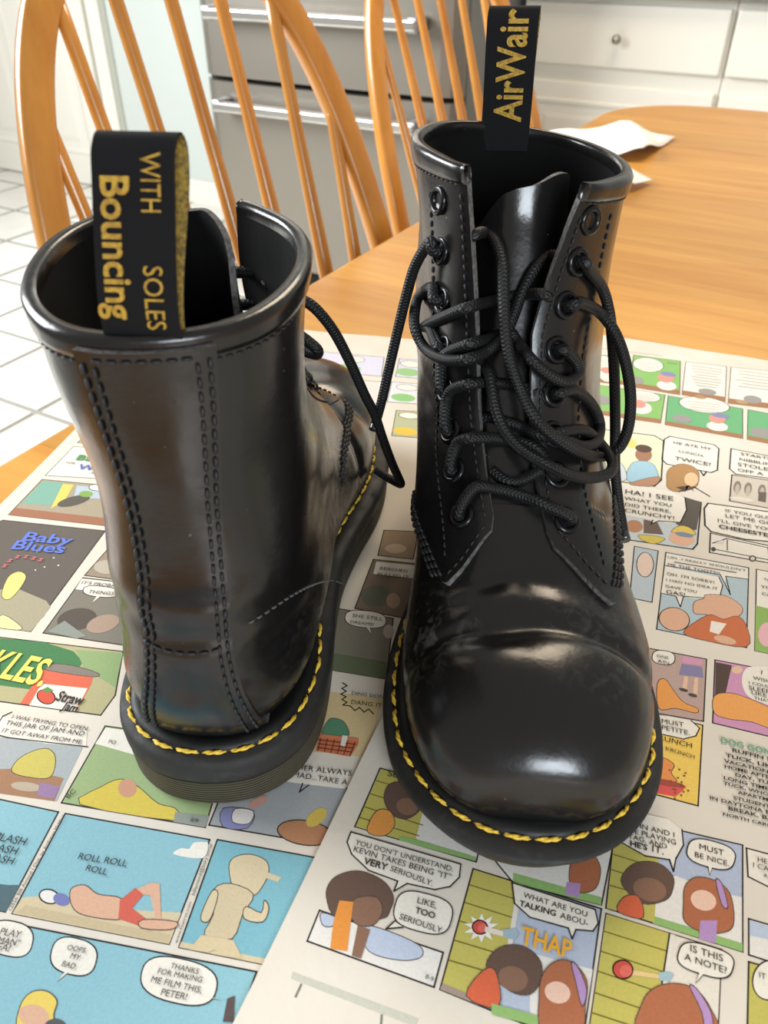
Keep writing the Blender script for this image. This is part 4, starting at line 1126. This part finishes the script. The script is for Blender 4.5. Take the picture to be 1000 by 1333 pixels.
# the beach strip
A.frame([(-40,1032),(76,1057),(7,1187),(-80,1170)], SKY); A.poly([(-40,1146),(10,1152),(26,1152),(8,1187),(-40,1178)], (62,88,98), 0)
A.text('SPLASH', (-16,1091), (32,1101)); A.text('SPLASH', (-26,1103), (21,1113)); A.text('SPLASH', (-30,1116), (16,1126)); A.flush()
A.text('c2026 Bill Amend / Dist. by Andrews McMeel', (14,1186), (85,1061), 0, 1.0); A.flush()
A.frame([(85,1059),(273,1093),(220,1229),(16,1189)], SKY); A.poly([(29,1168),(60,1166),(130,1182),(236,1188),(220,1229),(16,1189)], SAND)
A.poly([(20,1188),(34,1178),(60,1184),(110,1194),(160,1205),(222,1216),(219,1228)], (192,172,134), 0); A.poly([(226,1112),(236,1104),(246,1105),(252,1097),(266,1096),(271,1099),(264,1117)], WHITE, 3)
A.oval(64, 1167, 13, 9, (228,224,218), 15, True); A.oval(80, 1171, 11, 8, (104,110,170), 20); A.poly([(92,1158),(110,1152),(128,1164),(158,1170),(160,1196),(112,1192),(94,1180)], SKIN, 4); A.poly([(154,1196),(156,1172),(176,1156),(188,1163),(172,1182),(190,1196),(184,1206)], (204,82,66), 0)
A.poly([(178,1157),(196,1149),(208,1150),(210,1200),(203,1200),(196,1166),(186,1164)], SKIN, 0); A.poly([(186,1197),(230,1200),(222,1210),(184,1208)], SKIN, 3)
A.text('ROLL ROLL', (100,1118), (164,1128)); A.text('ROLL', (110,1133), (138,1139)); A.flush()
A.text('www.foxtrot.com', (231,1228), (250,1174), 0, .9); A.flush(); A.text('billamend@bsky.social', (253,1166), (277,1099), 0, .9); A.flush()
A.frame([(283,1093),(420,1118),(352,1257),(233,1233)], (108,170,186)); A.poly([(236,1226),(356,1250),(352,1257),(233,1233)], SAND)
A.poly([(298,1130),(305,1116),(326,1112),(346,1120),(350,1134),(344,1150),(330,1166),(306,1160)], SAND, 4); A.poly([(344,1134),(366,1142),(362,1148),(344,1142)], SAND); A.poly([(278,1158),(300,1150),(330,1164),(316,1190),(302,1222),(266,1218),(278,1190)], (198,180,144), 3); A.poly([(276,1160),(284,1164),(274,1196),(264,1200),(262,1190)], SAND, 3); A.poly([(320,1180),(340,1188),(344,1172),(350,1182),(342,1200),(318,1196)], SAND, 3)
A.poly([(262,1217),(304,1224),(316,1248),(288,1244),(280,1236),(270,1240),(246,1236)], (206,186,146), 0); A.flush()
A.frame([(-40,1191),(334,1265),(300,1360),(-60,1360)], SKY); A.balloon(14, 1222, 29, 23, None, 12); A.text('PLAY', (-2,1216), (25,1221)); A.text('MAN"', (-5,1227), (24,1232)); A.text("EA!", (-6,1236), (12,1239))
A.balloon(96, 1245, 30, 24, (74,1279), 14); A.text('OOPS.', (86,1236), (112,1241)); A.text('MY', (90,1247), (103,1250)); A.text('BAD.', (79,1257), (99,1262))
A.balloon(233, 1277, 50, 29, (291,1303), 13); A.text('THANKS', (221,1260), (258,1268)); A.text('FOR MAKING', (204,1267), (263,1279)); A.text('ME FILM THIS,', (195,1278), (262,1293)); A.text('PETER!', (208,1295), (243,1302))
A.poly([(24,1340),(26,1310),(40,1292),(60,1290),(74,1302),(70,1320),(66,1345)], (226,196,84), 4); A.oval(44, 1322, 20, 14, SKIN, 10); A.oval(72, 1336, 14, 10, (70,70,74)); A.poly([(296,1300),(306,1296),(304,1330),(290,1330)], (70,56,56)); A.flush()
# ---- right page
def bird_panel(q, hue, bal, blob, lines):
    B.frame(q, hue, .0005); (a, b, c, d) = q
    B.poly([(d[0]+(a[0]-d[0])*.14, d[1]+(a[1]-d[1])*.14), (c[0]+(b[0]-c[0])*.14, c[1]+(b[1]-c[1])*.14), c, d], (150,104,70))
    if bal: B.oval(*bal, WHITE, 7, True); B.rows(bal[0]-bal[2]*.7, bal[0]+bal[2]*.7, bal[1]-bal[3]*.5, 4, bal[3]*.33, .12, w=.0005)
    for (x, y, rx, ry, col) in blob: B.oval(x, y, rx, ry, col, 8)
    for l in lines: B.rows(*l)
    B.flush()
GB, GRY, PNK = (122, 178, 92), (142, 138, 136), (214, 138, 124)
B.text('c', (800,459), (802,459)); B.rows(770, 868, 452, 1, 5, .12, (170,164,156), .0009); B.flush()
bird_panel([(758,460),(820,465),(815,501),(754,495)], GB, (785,472,22,9), [(792,488,12,9,(226,214,208)), (790,482,8,4,PNK)], [])
bird_panel([(825,462),(886,470),(885,514),(819,503)], GB, (844,475,20,9), [(829,495,9,5,GRY), (868,502,13,6,(228,222,216)), (867,492,11,6,PNK), (870,487,10,3,(120,124,170))], [(868,882,472,1,5,.12)])
bird_panel([(893,471),(946,477),(944,523),(888,514)], WHITE, None, [(921,510,12,4,GRY), (912,517,8,2.5,(170,140,100))], [(900,940,476,8,3.5,.13,(130,124,120),.0007)])
bird_panel([(952,478),(1014,484),(1014,533),(948,525)], WHITE, None, [(980,520,12,5,GRY), (966,523,8,2.5,(170,140,100))], [(958,1012,482,6,4,.13,(130,124,120),.0007)])
bird_panel([(752,497),(866,514),(860,551),(748,535)], GB, (838,516,22,7), [(835,531,14,8,(226,214,208)), (832,526,9,5,PNK), (780,520,16,6,GRY)], [])
bird_panel([(870,515),(967,532),(967,571),(866,553)], (94,166,110), (917,527,33,10), [(888,545,13,5,GRY), (934,555,14,6,(228,222,216)), (934,545,11,6,PNK), (938,541,12,3,(120,124,170))], [])
bird_panel([(974,533),(1014,541),(1014,580),(973,572)], (94,166,110), None, [(990,563,14,6,GRY)], [])
B.frame([(786,559),(852,567),(864,574),(861,625),(852,633),(785,624)], (214,220,184), .0009); B.oval(822, 577, 7, 6, (222,204,110)); B.oval(838, 592, 11, 9, (150,104,78), 8); B.oval(838, 584, 11, 5, (74,54,44), 8); B.poly([(816,625),(822,604),(838,600),(852,606),(858,626),(846,630)], (148,188,208), 4); B.poly([(796,626),(800,606),(810,604),(816,624)], (196,208,214), 3); B.poly([(822,628),(858,620),(852,632),(826,632)], (170,122,94), 3); B.flush()
B.frame([(872,568),(930,579),(936,584),(934,612),(926,615),(868,604),(862,598),(865,572)], WHITE, .0009); B.line([(912,613),(916,619),(920,614)], w=.0009)
B.text('HE ATE MY', (876,577), (926,586)); B.text('LUNCH.', (883,588), (917,595)); B.text('TWICE!', (878,598), (926,607))
B.poly([(868,626),(870,612),(884,604),(900,606),(910,616),(906,634),(884,640),(870,636)], (166,122,74), 4); B.oval(900, 624, 9, 9, (222,184,140), 8); B.line([(884,640),(904,634),(924,646)], w=.0009); B.poly([(880,634),(892,640),(894,632),(904,640),(898,632)], (60,50,46)); B.flush()
B.frame([(952,584),(1014,596),(1014,624),(958,617),(950,610)], WHITE, .0009); B.text('STARTED', (964,592), (1014,601)); B.text('NIBBLING', (962,599), (1014,608)); B.text('STOLEN', (960,606), (1012,615)); B.text('OFF A', (960,613), (994,619)); B.flush()
B.frame([(953,618),(1014,627),(1014,664),(950,652)], (198,186,172), .0008)
for x in (960, 974, 992): B.oval(x, 634 + (x-960)*.14, 5, 8, (120,108,100), 8); B.oval(x, 637 + (x-960)*.14, 3, 7, (176,164,150), 8)
B.poly([(988,640),(998,641),(997,654),(987,652)], (90,78,72)); B.oval(966, 650, 16, 3, (214,206,194), 8); B.flush()
B.frame([(806,630),(886,646),(913,654),(908,708),(902,715),(814,702)], (190,202,208), .0009); B.poly([(886,646),(913,654),(907,690),(894,690),(880,682)], (78,72,66)); B.poly([(838,676),(856,680),(864,696),(838,694)], (96,80,70)); B.poly([(800,626),(874,640),(892,648),(894,664),(886,680),(868,681),(858,678),(848,682),(850,677),(802,668)], WHITE, 0); B.line([(892,648),(894,664),(886,680),(858,678),(848,682),(850,677)], w=.0008)
B.oval(826, 685, 11, 8, (176,120,84), 8); B.poly([(832,696),(856,698),(866,702),(852,708),(836,703)], (206,184,78), 3); B.oval(888, 701, 17, 9, (222,170,142), 8); B.poly([(874,692),(886,684),(900,688),(906,696),(890,694)], (220,190,84), 3); B.oval(891, 696, 12, 3, (110,130,160), 10)
B.text('HA! I SEE', (813,642), (877,652)); B.text('WHAT YOU', (813,650), (875,660)); B.text('DID THERE,', (813,658), (874,668)); B.text('CRUNCHY!', (813,666), (879,677)); B.flush()
B.frame([(922,655),(1014,668),(1014,706),(970,702),(926,692),(918,684),(917,662)], WHITE, .001); B.text('IF YOU GUN', (944,666), (1008,677)); B.text('LET ME GO', (944,673), (1008,684)); B.text("I'LL GIVE YOU", (934,679), (1008,692)); B.text('CHEESESTEAK', (936,687), (1018,702), 1); B.flush()
B.frame([(925,694),(1014,713),(1014,735),(924,719)], (228,222,210), .0008); B.line([(928,707),(938,704),(946,701),(1000,713),(1002,728)], w=.0007); B.line([(926,714),(1002,729)], w=.0007); B.line([(947,703),(947,716)]); B.poly([(930,707),(940,703),(944,704),(941,709)], (206,206,206)); B.oval(980, 727, 5, 4, (60,54,52), 0); B.oval(980, 727, 3, 2.4, (200,194,186)); B.oval(929, 715, 3, 3, (60,54,52)); B.flush()
B.frame([(826,711),(857,717),(849,784),(820,778)], (176,190,200)); B.oval(840, 735, 11, 16, (222,196,180), 0, True); B.flush()
B.frame([(867,719),(975,739),(972,843),(855,819)], (168,188,198)); B.poly([(868,720),(974,740),(974,754),(945,750),(944,763),(938,748),(866,736)], WHITE); B.line([(974,754),(945,750),(951,774),(938,748),(866,736)])
B.poly([(866,737),(936,751),(941,762),(938,774),(926,779),(905,779),(890,776),(886,790),(880,776),(861,772)], WHITE); B.line([(936,751),(941,762),(938,774),(926,779),(890,776),(886,790),(880,776),(861,772)])
B.oval(878, 806, 20, 15, SKIN, 10, True); B.poly([(904,784),(916,779),(920,774),(946,776),(966,790),(962,802),(936,806),(920,800),(904,798)], SKIN, 4); B.poly([(890,824),(908,808),(926,800),(942,806),(962,802),(974,820),(972,842),(920,834)], (194,98,58), 3); B.poly([(926,808),(946,812),(936,826),(924,822)], (232,226,216)); B.oval(944, 833, 15, 5, SKIN, 14)
B.text("UM...I REALLY SHOULDN'T", (869,726), (972,744), 0, .8); B.rows(869, 968, 730, 1, 4, .17, (110,104,100), .0008); B.text('ME THE TOOTS!!', (869,736), (938,748)); B.text("OH. I'M SORRY!", (868,748), (931,760)); B.text('I HAD NO IDEA IT', (867,756), (935,768)); B.text('GAVE YOU', (866,764), (908,772)); B.text('GAS!', (867,772), (893,777)); B.flush()
B.frame([(985,741),(1016,747),(1016,854),(983,847)], WHITE); B.poly([(984,788),(1016,796),(1016,854),(983,847)], (132,170,84)); B.oval(1000, 826, 13, 16, (226,170,178)); B.text('NO', (995,755), (1008,758)); B.text('YOU', (991,765), (1012,769)); B.text('CAN', (992,774), (1012,778)); B.flush()
B.frame([(835,842),(920,858),(916,939),(836,925)], (176,148,140)); B.balloon(864, 856, 15, 9, None, 8); B.text('ONE', (855,855), (871,858)); B.text('AIN.', (856,862), (874,866)); B.poly([(888,854),(914,858),(915,866),(888,863)], (206,140,176), 0); B.poly([(888,864),(914,868),(916,882),(884,878)], (120,114,156)); B.poly([(891,880),(896,881),(894,898),(888,897)], (222,180,150)); B.poly([(904,882),(909,882),(908,904),(902,902)], (222,180,150))
B.poly([(856,890),(866,884),(878,900),(890,914),(908,922),(906,928),(880,922),(858,922)], (226,144,66), 4); B.oval(890, 898, 6, 2, (60,50,46), 15); B.oval(902, 905, 6, 2, (60,50,46), 15); B.flush()
B.frame([(931,859),(1016,875),(1016,962),(928,941)], (198,136,176)); B.poly([(932,862),(953,866),(944,906),(931,906)], (64,48,42)); B.oval(960, 872, 7, 5, (222,180,150)); B.poly([(930,906),(950,902),(972,908),(1000,920),(1016,930),(1016,952),(980,940),(950,936),(930,928)], (230,152,76), 3); B.poly([(966,884),(976,868),(1016,874),(1016,918),(990,914),(972,904)], WHITE, 4)
for t_, a, b in (('I', (990,877), (993,878)), ('WISH', (981,884), (1004,889)), ('I COULD', (975,890), (1008,897)), ('SLEEP', (975,897), (1003,903)), ('LIKE', (978,903), (999,908)), ('THAT.', (982,910), (1005,915))): B.text(t_, a, b)
B.flush()
B.frame([(838,926),(915,944),(909,1049),(830,1028)], (236,194,82)); B.poly([(836,927),(900,938),(911,948),(906,958),(890,962),(836,950)], WHITE, 0); B.line([(900,938),(911,948),(906,958),(890,962),(836,950)]); B.text('MUST', (861,941), (891,946)); B.text('APPETITE.', (847,946), (899,957)); B.text('CRUNCH', (848,960), (902,974)); B.text('KRUNCH', (866,976), (905,988))
B.poly([(842,1014),(848,996),(856,986),(868,988),(878,996),(874,1006),(880,1018)], (226,134,66), 4); B.poly([(840,1013),(894,1024),(880,1037),(852,1032)], (216,70,70)); B.oval(867, 1019, 26, 4, (150,60,46), 11)
for k in range(16): B.oval(868 + random.uniform(2, 32), 1000 + random.uniform(0, 40), 1.6, 1.1, (120,66,40))
B.flush()
B.text('DOG GONE', (938,966), (1012,985), 1, 1.1, (110,160,132))
for t_, x, y in (('RUFFIN BE', 953, 978), ('TUCK, LIKE', 945, 985), ('VACATIONS.', 943, 992), ('HOME AFTER', 943, 999), ('DAY, TUCK', 957, 1010), ('LONG TIME', 942, 1014), ('TUCK, WHO', 942, 1021), ('APARTMENT', 961, 1033), ('STUDENTS', 955, 1040), ('IN DAYTONA BE', 924, 1040), ('BREAK. BA', 948, 1054), ('NORTH CARO', 941, 1061)):
    B.text(t_, (x, y), (x + 6.3*len(t_) + 3, y + .25*(6.3*len(t_) + 3)), 1, .74)
B.flush()
def siding(q, lines):
    B.poly(q, SIDE)
    for a, b in lines: B.line([a, b], (112,104,44), .00045)
B.frame([(495,1000),(640,1040),(620,1122),(462,1076)], (226,222,216)); siding([(496,1001),(560,1018),(540,1098),(463,1076)], [((489,1016),(560,1036)), ((481,1033),(555,1055)), ((474,1050),(550,1074)), ((468,1064),(545,1088))])
B.poly([(520,1088),(540,1092),(620,1116),(619,1121),(520,1094)], GREEN); B.poly([(500,1040),(506,1022),(524,1018),(544,1030),(548,1052),(530,1066),(510,1060)], HAIR, 4); B.oval(530, 1050, 14, 11, (124,86,66), 15); B.poly([(478,1082),(490,1056),(508,1056),(514,1074),(500,1088)], (224,142,56), 4); B.text('SEE', (504,1010), (524,1014)); B.flush()
B.frame([(416,1185),(577,1240),(565,1285),(400,1225)], (226,222,216)); B.poly([(470,1206),(500,1210),(545,1230),(548,1246),(520,1250),(480,1238)], (178,192,216), 4); B.poly([(418,1188),(440,1196),(432,1206),(420,1204)], (178,192,216), 3)
B.poly([(425,1168),(430,1148),(446,1137),(470,1134),(498,1146),(512,1166),(508,1184),(496,1196),(440,1196)], HAIR, 4); B.poly([(462,1170),(490,1168),(498,1186),(486,1204),(466,1204),(456,1190)], (124,86,66), 4); B.poly([(442,1172),(460,1174),(452,1238),(430,1235),(434,1200)], (224,134,46), 0); B.poly([(466,1204),(482,1210),(470,1248),(458,1244)], (124,86,66), 0)
B.poly([(457,1083),(600,1125),(598,1142),(586,1154),(566,1158),(530,1150),(513,1160),(518,1147),(480,1133),(458,1112),(452,1096)], WHITE, 0); B.line([(457,1083),(600,1125),(598,1142),(586,1154),(566,1158),(530,1150),(513,1160),(518,1147),(480,1133),(458,1112),(452,1096)], close=True); B.balloon(551, 1188, 38, 25, None, 15, power=3); B.poly([(514,1200),(504,1209),(524,1206)], WHITE); B.line([(514,1199),(503,1209),(524,1207)])
B.text("YOU DON'T UNDERSTAND.", (462,1099), (590,1135)); B.text('KEVIN TAKES BEING "IT"', (459,1108), (587,1146)); B.text('VERY', (473,1124), (503,1133), 1); B.text('SERIOUSLY.', (507,1133), (563,1154)); B.text('LIKE,', (542,1175), (568,1183)); B.text('TOO', (540,1188), (566,1196), 1); B.text('SERIOUSLY.', (519,1196), (577,1216)); B.text('8-9', (553,1273), (564,1278)); B.flush()
B.frame([(628,1100),(800,1092),(783,1178),(668,1149)], (226,222,216)); B.poly([(668,1136),(783,1168),(783,1178),(668,1149)], GREEN); B.poly([(745,1120),(770,1112),(782,1130),(776,1156),(756,1162),(742,1150)], RUST, 4); B.poly([(738,1148),(756,1150),(754,1168),(736,1164)], VIO); B.flush()
B.frame([(616,1131),(783,1183),(761,1340),(700,1340),(573,1288)], (172,184,206)); B.poly([(690,1240),(772,1262),(760,1338),(690,1338)], (226,222,216)); siding([(617,1132),(674,1150),(648,1300),(574,1288)], [((612,1152),(670,1170)), ((606,1175),(666,1194)), ((599,1199),(662,1219)), ((592,1224),(658,1244)), ((585,1250),(652,1270))]); B.poly([(674,1150),(681,1152),(660,1270),(652,1280)], (222,216,206)); B.poly([(576,1280),(625,1300),(623,1308),(573,1288)], (150,132,120))
star = []
for k in range(20): t = 2*PI*k/20; r_ = 24 if k % 2 else 13; star.append((627 + r_*math.cos(t), 1208 + r_*.8*math.sin(t)))
B.poly(star, (238,234,226)); B.oval(625, 1207, 10, 9, (196,60,50), 15, True); B.oval(628, 1208, 6, 6, (214,90,78)); B.poly([(632,1206),(656,1212),(655,1219),(631,1213)], (226,214,200)); B.poly([(654,1210),(672,1208),(676,1215),(670,1224),(656,1220)], (150,176,190))
B.poly([(634,1262),(642,1240),(662,1230),(686,1234),(704,1252),(704,1276),(690,1294),(664,1290)], HAIR, 4); B.oval(668, 1274, 20, 16, (124,86,66), 20); B.poly([(607,1296),(626,1266),(644,1262),(652,1300),(640,1312)], RED, 3); B.poly([(640,1306),(708,1324),(706,1338),(640,1320)], GREEN); B.poly([(702,1300),(706,1270),(722,1252),(744,1252),(764,1276),(762,1310),(756,1340),(706,1340)], RUST, 4); B.oval(726, 1292, 17, 14, (232,190,168), 20); B.poly([(744,1254),(752,1258),(764,1288),(758,1310),(750,1280)], VIO, 3)
B.poly([(667,1149),(775,1184),(779,1202),(772,1212),(750,1210),(745,1222),(740,1208),(690,1194),(670,1176)], WHITE, 0); B.line([(667,1149),(775,1184),(779,1202),(772,1212),(750,1210),(745,1222),(740,1208),(690,1194),(670,1176)], close=True)
B.text('WHAT ARE YOU', (681,1168), (765,1194)); B.text('TALKING', (676,1179), (724,1193), 1); B.text('ABOU-', (729,1195), (766,1206)); B.text('THAP', (677,1228), (743,1248), 1, 1.35, (236,172,52)); B.flush()
B.frame([(803,1062),(967,1100),(967,1239),(789,1182)], (168,180,206)); B.poly([(850,1150),(880,1140),(930,1160),(966,1168),(966,1238),(850,1200)], (226,222,216), 0); B.poly([(850,1192),(967,1228),(967,1239),(850,1202)], GREEN); siding([(800,1090),(858,1108),(852,1201),(790,1182)], [((798,1112),(857,1130)), ((796,1132),(855,1150)), ((793,1152),(854,1170))])
B.poly([(810,1152),(814,1134),(832,1122),(858,1124),(876,1140),(876,1158),(866,1172),(836,1176)], HAIR, 4); B.oval(846, 1158, 22, 15, (124,86,66), 15); B.poly([(804,1186),(812,1168),(830,1166),(838,1184),(834,1196)], RED, 3); B.poly([(890,1176),(892,1154),(906,1142),(930,1146),(950,1162),(956,1196),(948,1212),(918,1214),(892,1200)], RUST, 4); B.oval(916, 1172, 17, 13, (232,190,168), 20); B.poly([(912,1198),(934,1198),(932,1228),(910,1222)], VIO); B.poly([(932,1146),(940,1150),(948,1180),(940,1178)], VIO, 3)
B.poly([(795,1050),(870,1066),(888,1080),(890,1100),(880,1118),(877,1134),(872,1119),(840,1114),(808,1096),(792,1070)], WHITE, 0); B.line([(888,1080),(890,1100),(880,1118),(877,1134),(872,1119),(840,1114),(808,1096)])
B.balloon(926, 1112, 32, 17, (924,1140), 16, power=2.8); B.text('KEVIN AND I', (813,1073), (879,1090)); B.text("WE'RE PLAYING", (800,1078), (881,1100)); B.text('TAG. AND', (818,1091), (869,1105)); B.text("HE'S", (820,1101), (843,1107), 1); B.text('IT.', (848,1108), (865,1113)); B.text('MUST', (910,1105), (943,1114)); B.text('BE NICE.', (904,1115), (950,1128)); B.flush()
B.frame([(789,1189),(940,1236),(935,1345),(766,1345)], PAPER, .0004); siding([(790,1190),(872,1215),(852,1345),(767,1345)], [((786,1212),(868,1238)), ((782,1238),(864,1265)), ((778,1264),(860,1292)), ((774,1292),(856,1320)), ((770,1318),(853,1345))]); B.poly([(872,1215),(879,1217),(860,1345),(852,1345)], (222,216,206)); B.line([(872,1215),(852,1345)])
B.poly([(811,1260),(866,1270),(866,1275),(811,1268)], (224,190,130)); B.oval(811, 1262, 13, 12, (196,60,50), 15, True); B.oval(815, 1264, 8, 8, (214,90,78)); B.poly([(858,1266),(870,1264),(878,1268),(872,1278),(858,1276)], (150,180,194)); B.poly([(833,1345),(836,1306),(852,1286),(878,1280),(906,1288),(926,1314),(930,1345)], RUST, 4); B.poly([(898,1284),(908,1288),(926,1318),(928,1345),(918,1345),(914,1318)], VIO, 3)
B.balloon(919, 1250, 37, 19, (905,1281), 17, power=3); B.text('IS THIS', (898,1238), (942,1252)); B.text('A NOTE?', (891,1249), (947,1268)); B.flush()
B.frame([(972,1104),(1016,1116),(1016,1162),(974,1141)], WHITE); B.text('HE', (986,1121), (1000,1125)); B.text('I CAN', (980,1128), (1010,1137)); B.text('A', (994,1141), (1000,1143)); B.flush()
B.frame([(975,1196),(1016,1208),(1016,1256),(975,1243)], (226,222,216)); B.poly([(976,1198),(1016,1210),(1016,1226),(976,1218)], (178,192,216)); B.flush()
B.frame([(975,1252),(1016,1264),(1016,1345),(973,1345)], SIDE); B.oval(1002, 1276, 22, 26, WHITE, 10, True); B.text('IT', (988,1272), (998,1275)); B.flush()
B.poly([(381,1265),(545,1326),(540,1336),(379,1274)], (190,190,176)); B.line([(392,1282),(385,1297)], (120,124,116), .0007); B.line([(497,1322),(496,1334)], (120,124,116), .0007); B.flush('print_mark')
# ------------------------------------------------------------------ torn paper napkins further back on the table
M_nap = mat('white_napkin', srgb(242, 236, 230), .9, bump=(180, .3, .001))
def napkin(label, px, fold):
    """thin paper lying on the table, its middle lifted along a fold"""
    P = [on_plane(x, y, 0.0) for x, y in px]; c = sum(P, Vector()) / len(P)
    a, b = on_plane(*fold[0]), on_plane(*fold[1]); d = (b-a).normalized(); nrm = Vector((-d.y, d.x, 0))
    bm = bmesh.new()
    vs = [bm.verts.new((p.x-c.x, p.y-c.y, 0)) for p in P]; bm.faces.new(vs)
    bmesh.ops.triangulate(bm, faces=bm.faces[:]); bmesh.ops.subdivide_edges(bm, edges=bm.edges[:], cuts=5, use_grid_fill=True)
    for v in bm.verts:
        k = abs((Vector((v.co.x, v.co.y, 0)) + c - a).dot(nrm)); v.co.z = .0015 + .016*math.exp(-(k/.03)**2) + .002*math.sin(v.co.x*60)*math.sin(v.co.y*45) + .002
    bmesh.ops.recalc_face_normals(bm, faces=bm.faces[:])
    me = bpy.data.meshes.new('paper_napkin'); bm.to_mesh(me); bm.free(); me.materials.append(M_nap)
    me.polygons.foreach_set('use_smooth', [True]*len(me.polygons))
    o = new_obj('paper_napkin', me); o.location = (c.x, c.y, 0); m = o.modifiers.new('thick', 'SOLIDIFY'); m.thickness = .0008
    tag(o, label, 'napkin', 'torn white paper on the table'); return o
napkin('torn white paper napkin near the far left table corner, larger of the two', [(742,169),(818,173),(878,182),(860,194),(834,211),(800,210),(760,212),(700,200),(700,175)], ((816,173),(832,211)))
napkin('small torn white paper napkin just behind the front boot', [(790,228),(820,233),(849,240),(824,250),(814,248),(790,266),(762,262),(760,232)], ((800,231),(796,262)))
# the strips go on over the parts of both pages that the photograph does not reach
def to_px(w):
    c, s = math.cos(YAW), math.sin(YAW); X, Y, Z = c*w.x + s*w.y, -s*w.x + c*w.y, w.z - CAM_H
    dep = Y*math.cos(PITCH) - Z*math.sin(PITCH); up = Y*math.sin(PITCH) + Z*math.cos(PITCH)
    return None if dep < .02 else (500 + F_PX*X/dep, 666.5 - F_PX*up/dep)
def outer_strips(pr, width, length, cw, ch, skip=None):
    pal = [(206,206,226), (150,186,130), (222,204,150), (168,190,200), (216,180,160), (200,196,180), SKY, (190,170,196)]
    y = -.03
    while y - ch > -length + .01:
        x = .012
        while x + cw < width - .008:
            w = cw * random.choice((.8, .95, .95))
            q = [Vector((x, y, 0)), Vector((x+w, y, 0)), Vector((x+w, y-ch*.86, 0)), Vector((x, y-ch*.86, 0))]
            P = [to_px(pr.root.matrix_world @ p) for p in q]
            out = all(p is None for p in P) or all(p is None or p[0] > 1018 for p in P) or all(p is None or p[1] > 1352 for p in P) or all(p is None or p[0] < -30 for p in P)
            if out and not (skip and skip(pr.root.matrix_world @ ((q[0]+q[2])/2))):
                z = pr.zt - pr.root.location.z + .00004; col = random.choice(pal)
                loc = lambda pts, h: [Vector((a, b, z + h)) for a, b in pts]
                m = .0005
                pr.raw(loc([(x, y), (x, y-ch*.86), (x+w, y-ch*.86), (x+w, y)], 0), srgb(60, 54, 50))
                pr.raw(loc([(x+m, y-m), (x+m, y-ch*.86+m), (x+w-m, y-ch*.86+m), (x+w-m, y-m)], .000012), srgb(*col))
                pr.raw(loc([(x+m, y-ch*.62), (x+m, y-ch*.86+m), (x+w-m, y-ch*.86+m), (x+w-m, y-ch*.62)], .000024), srgb(*random.choice(pal)))
                cx, cy, rx, ry = x + w*random.uniform(.35, .6), y - ch*.22, w*.3, ch*.16
                pr.raw(loc([(cx + rx*math.cos(t*PI/12), cy + ry*math.sin(t*PI/12)) for t in range(24)], .000036), srgb(*WHITE))
                pr.flush()
            x += cw
        y -= ch
in_b = lambda w: (lambda l: -.005 < l.x < .5 and -.72 < l.y < .005)(sh_b.matrix_world.inverted() @ w)
outer_strips(B, .50, .72, .074, .062)
outer_strips(A, .46, .74, .076, .064, in_b)
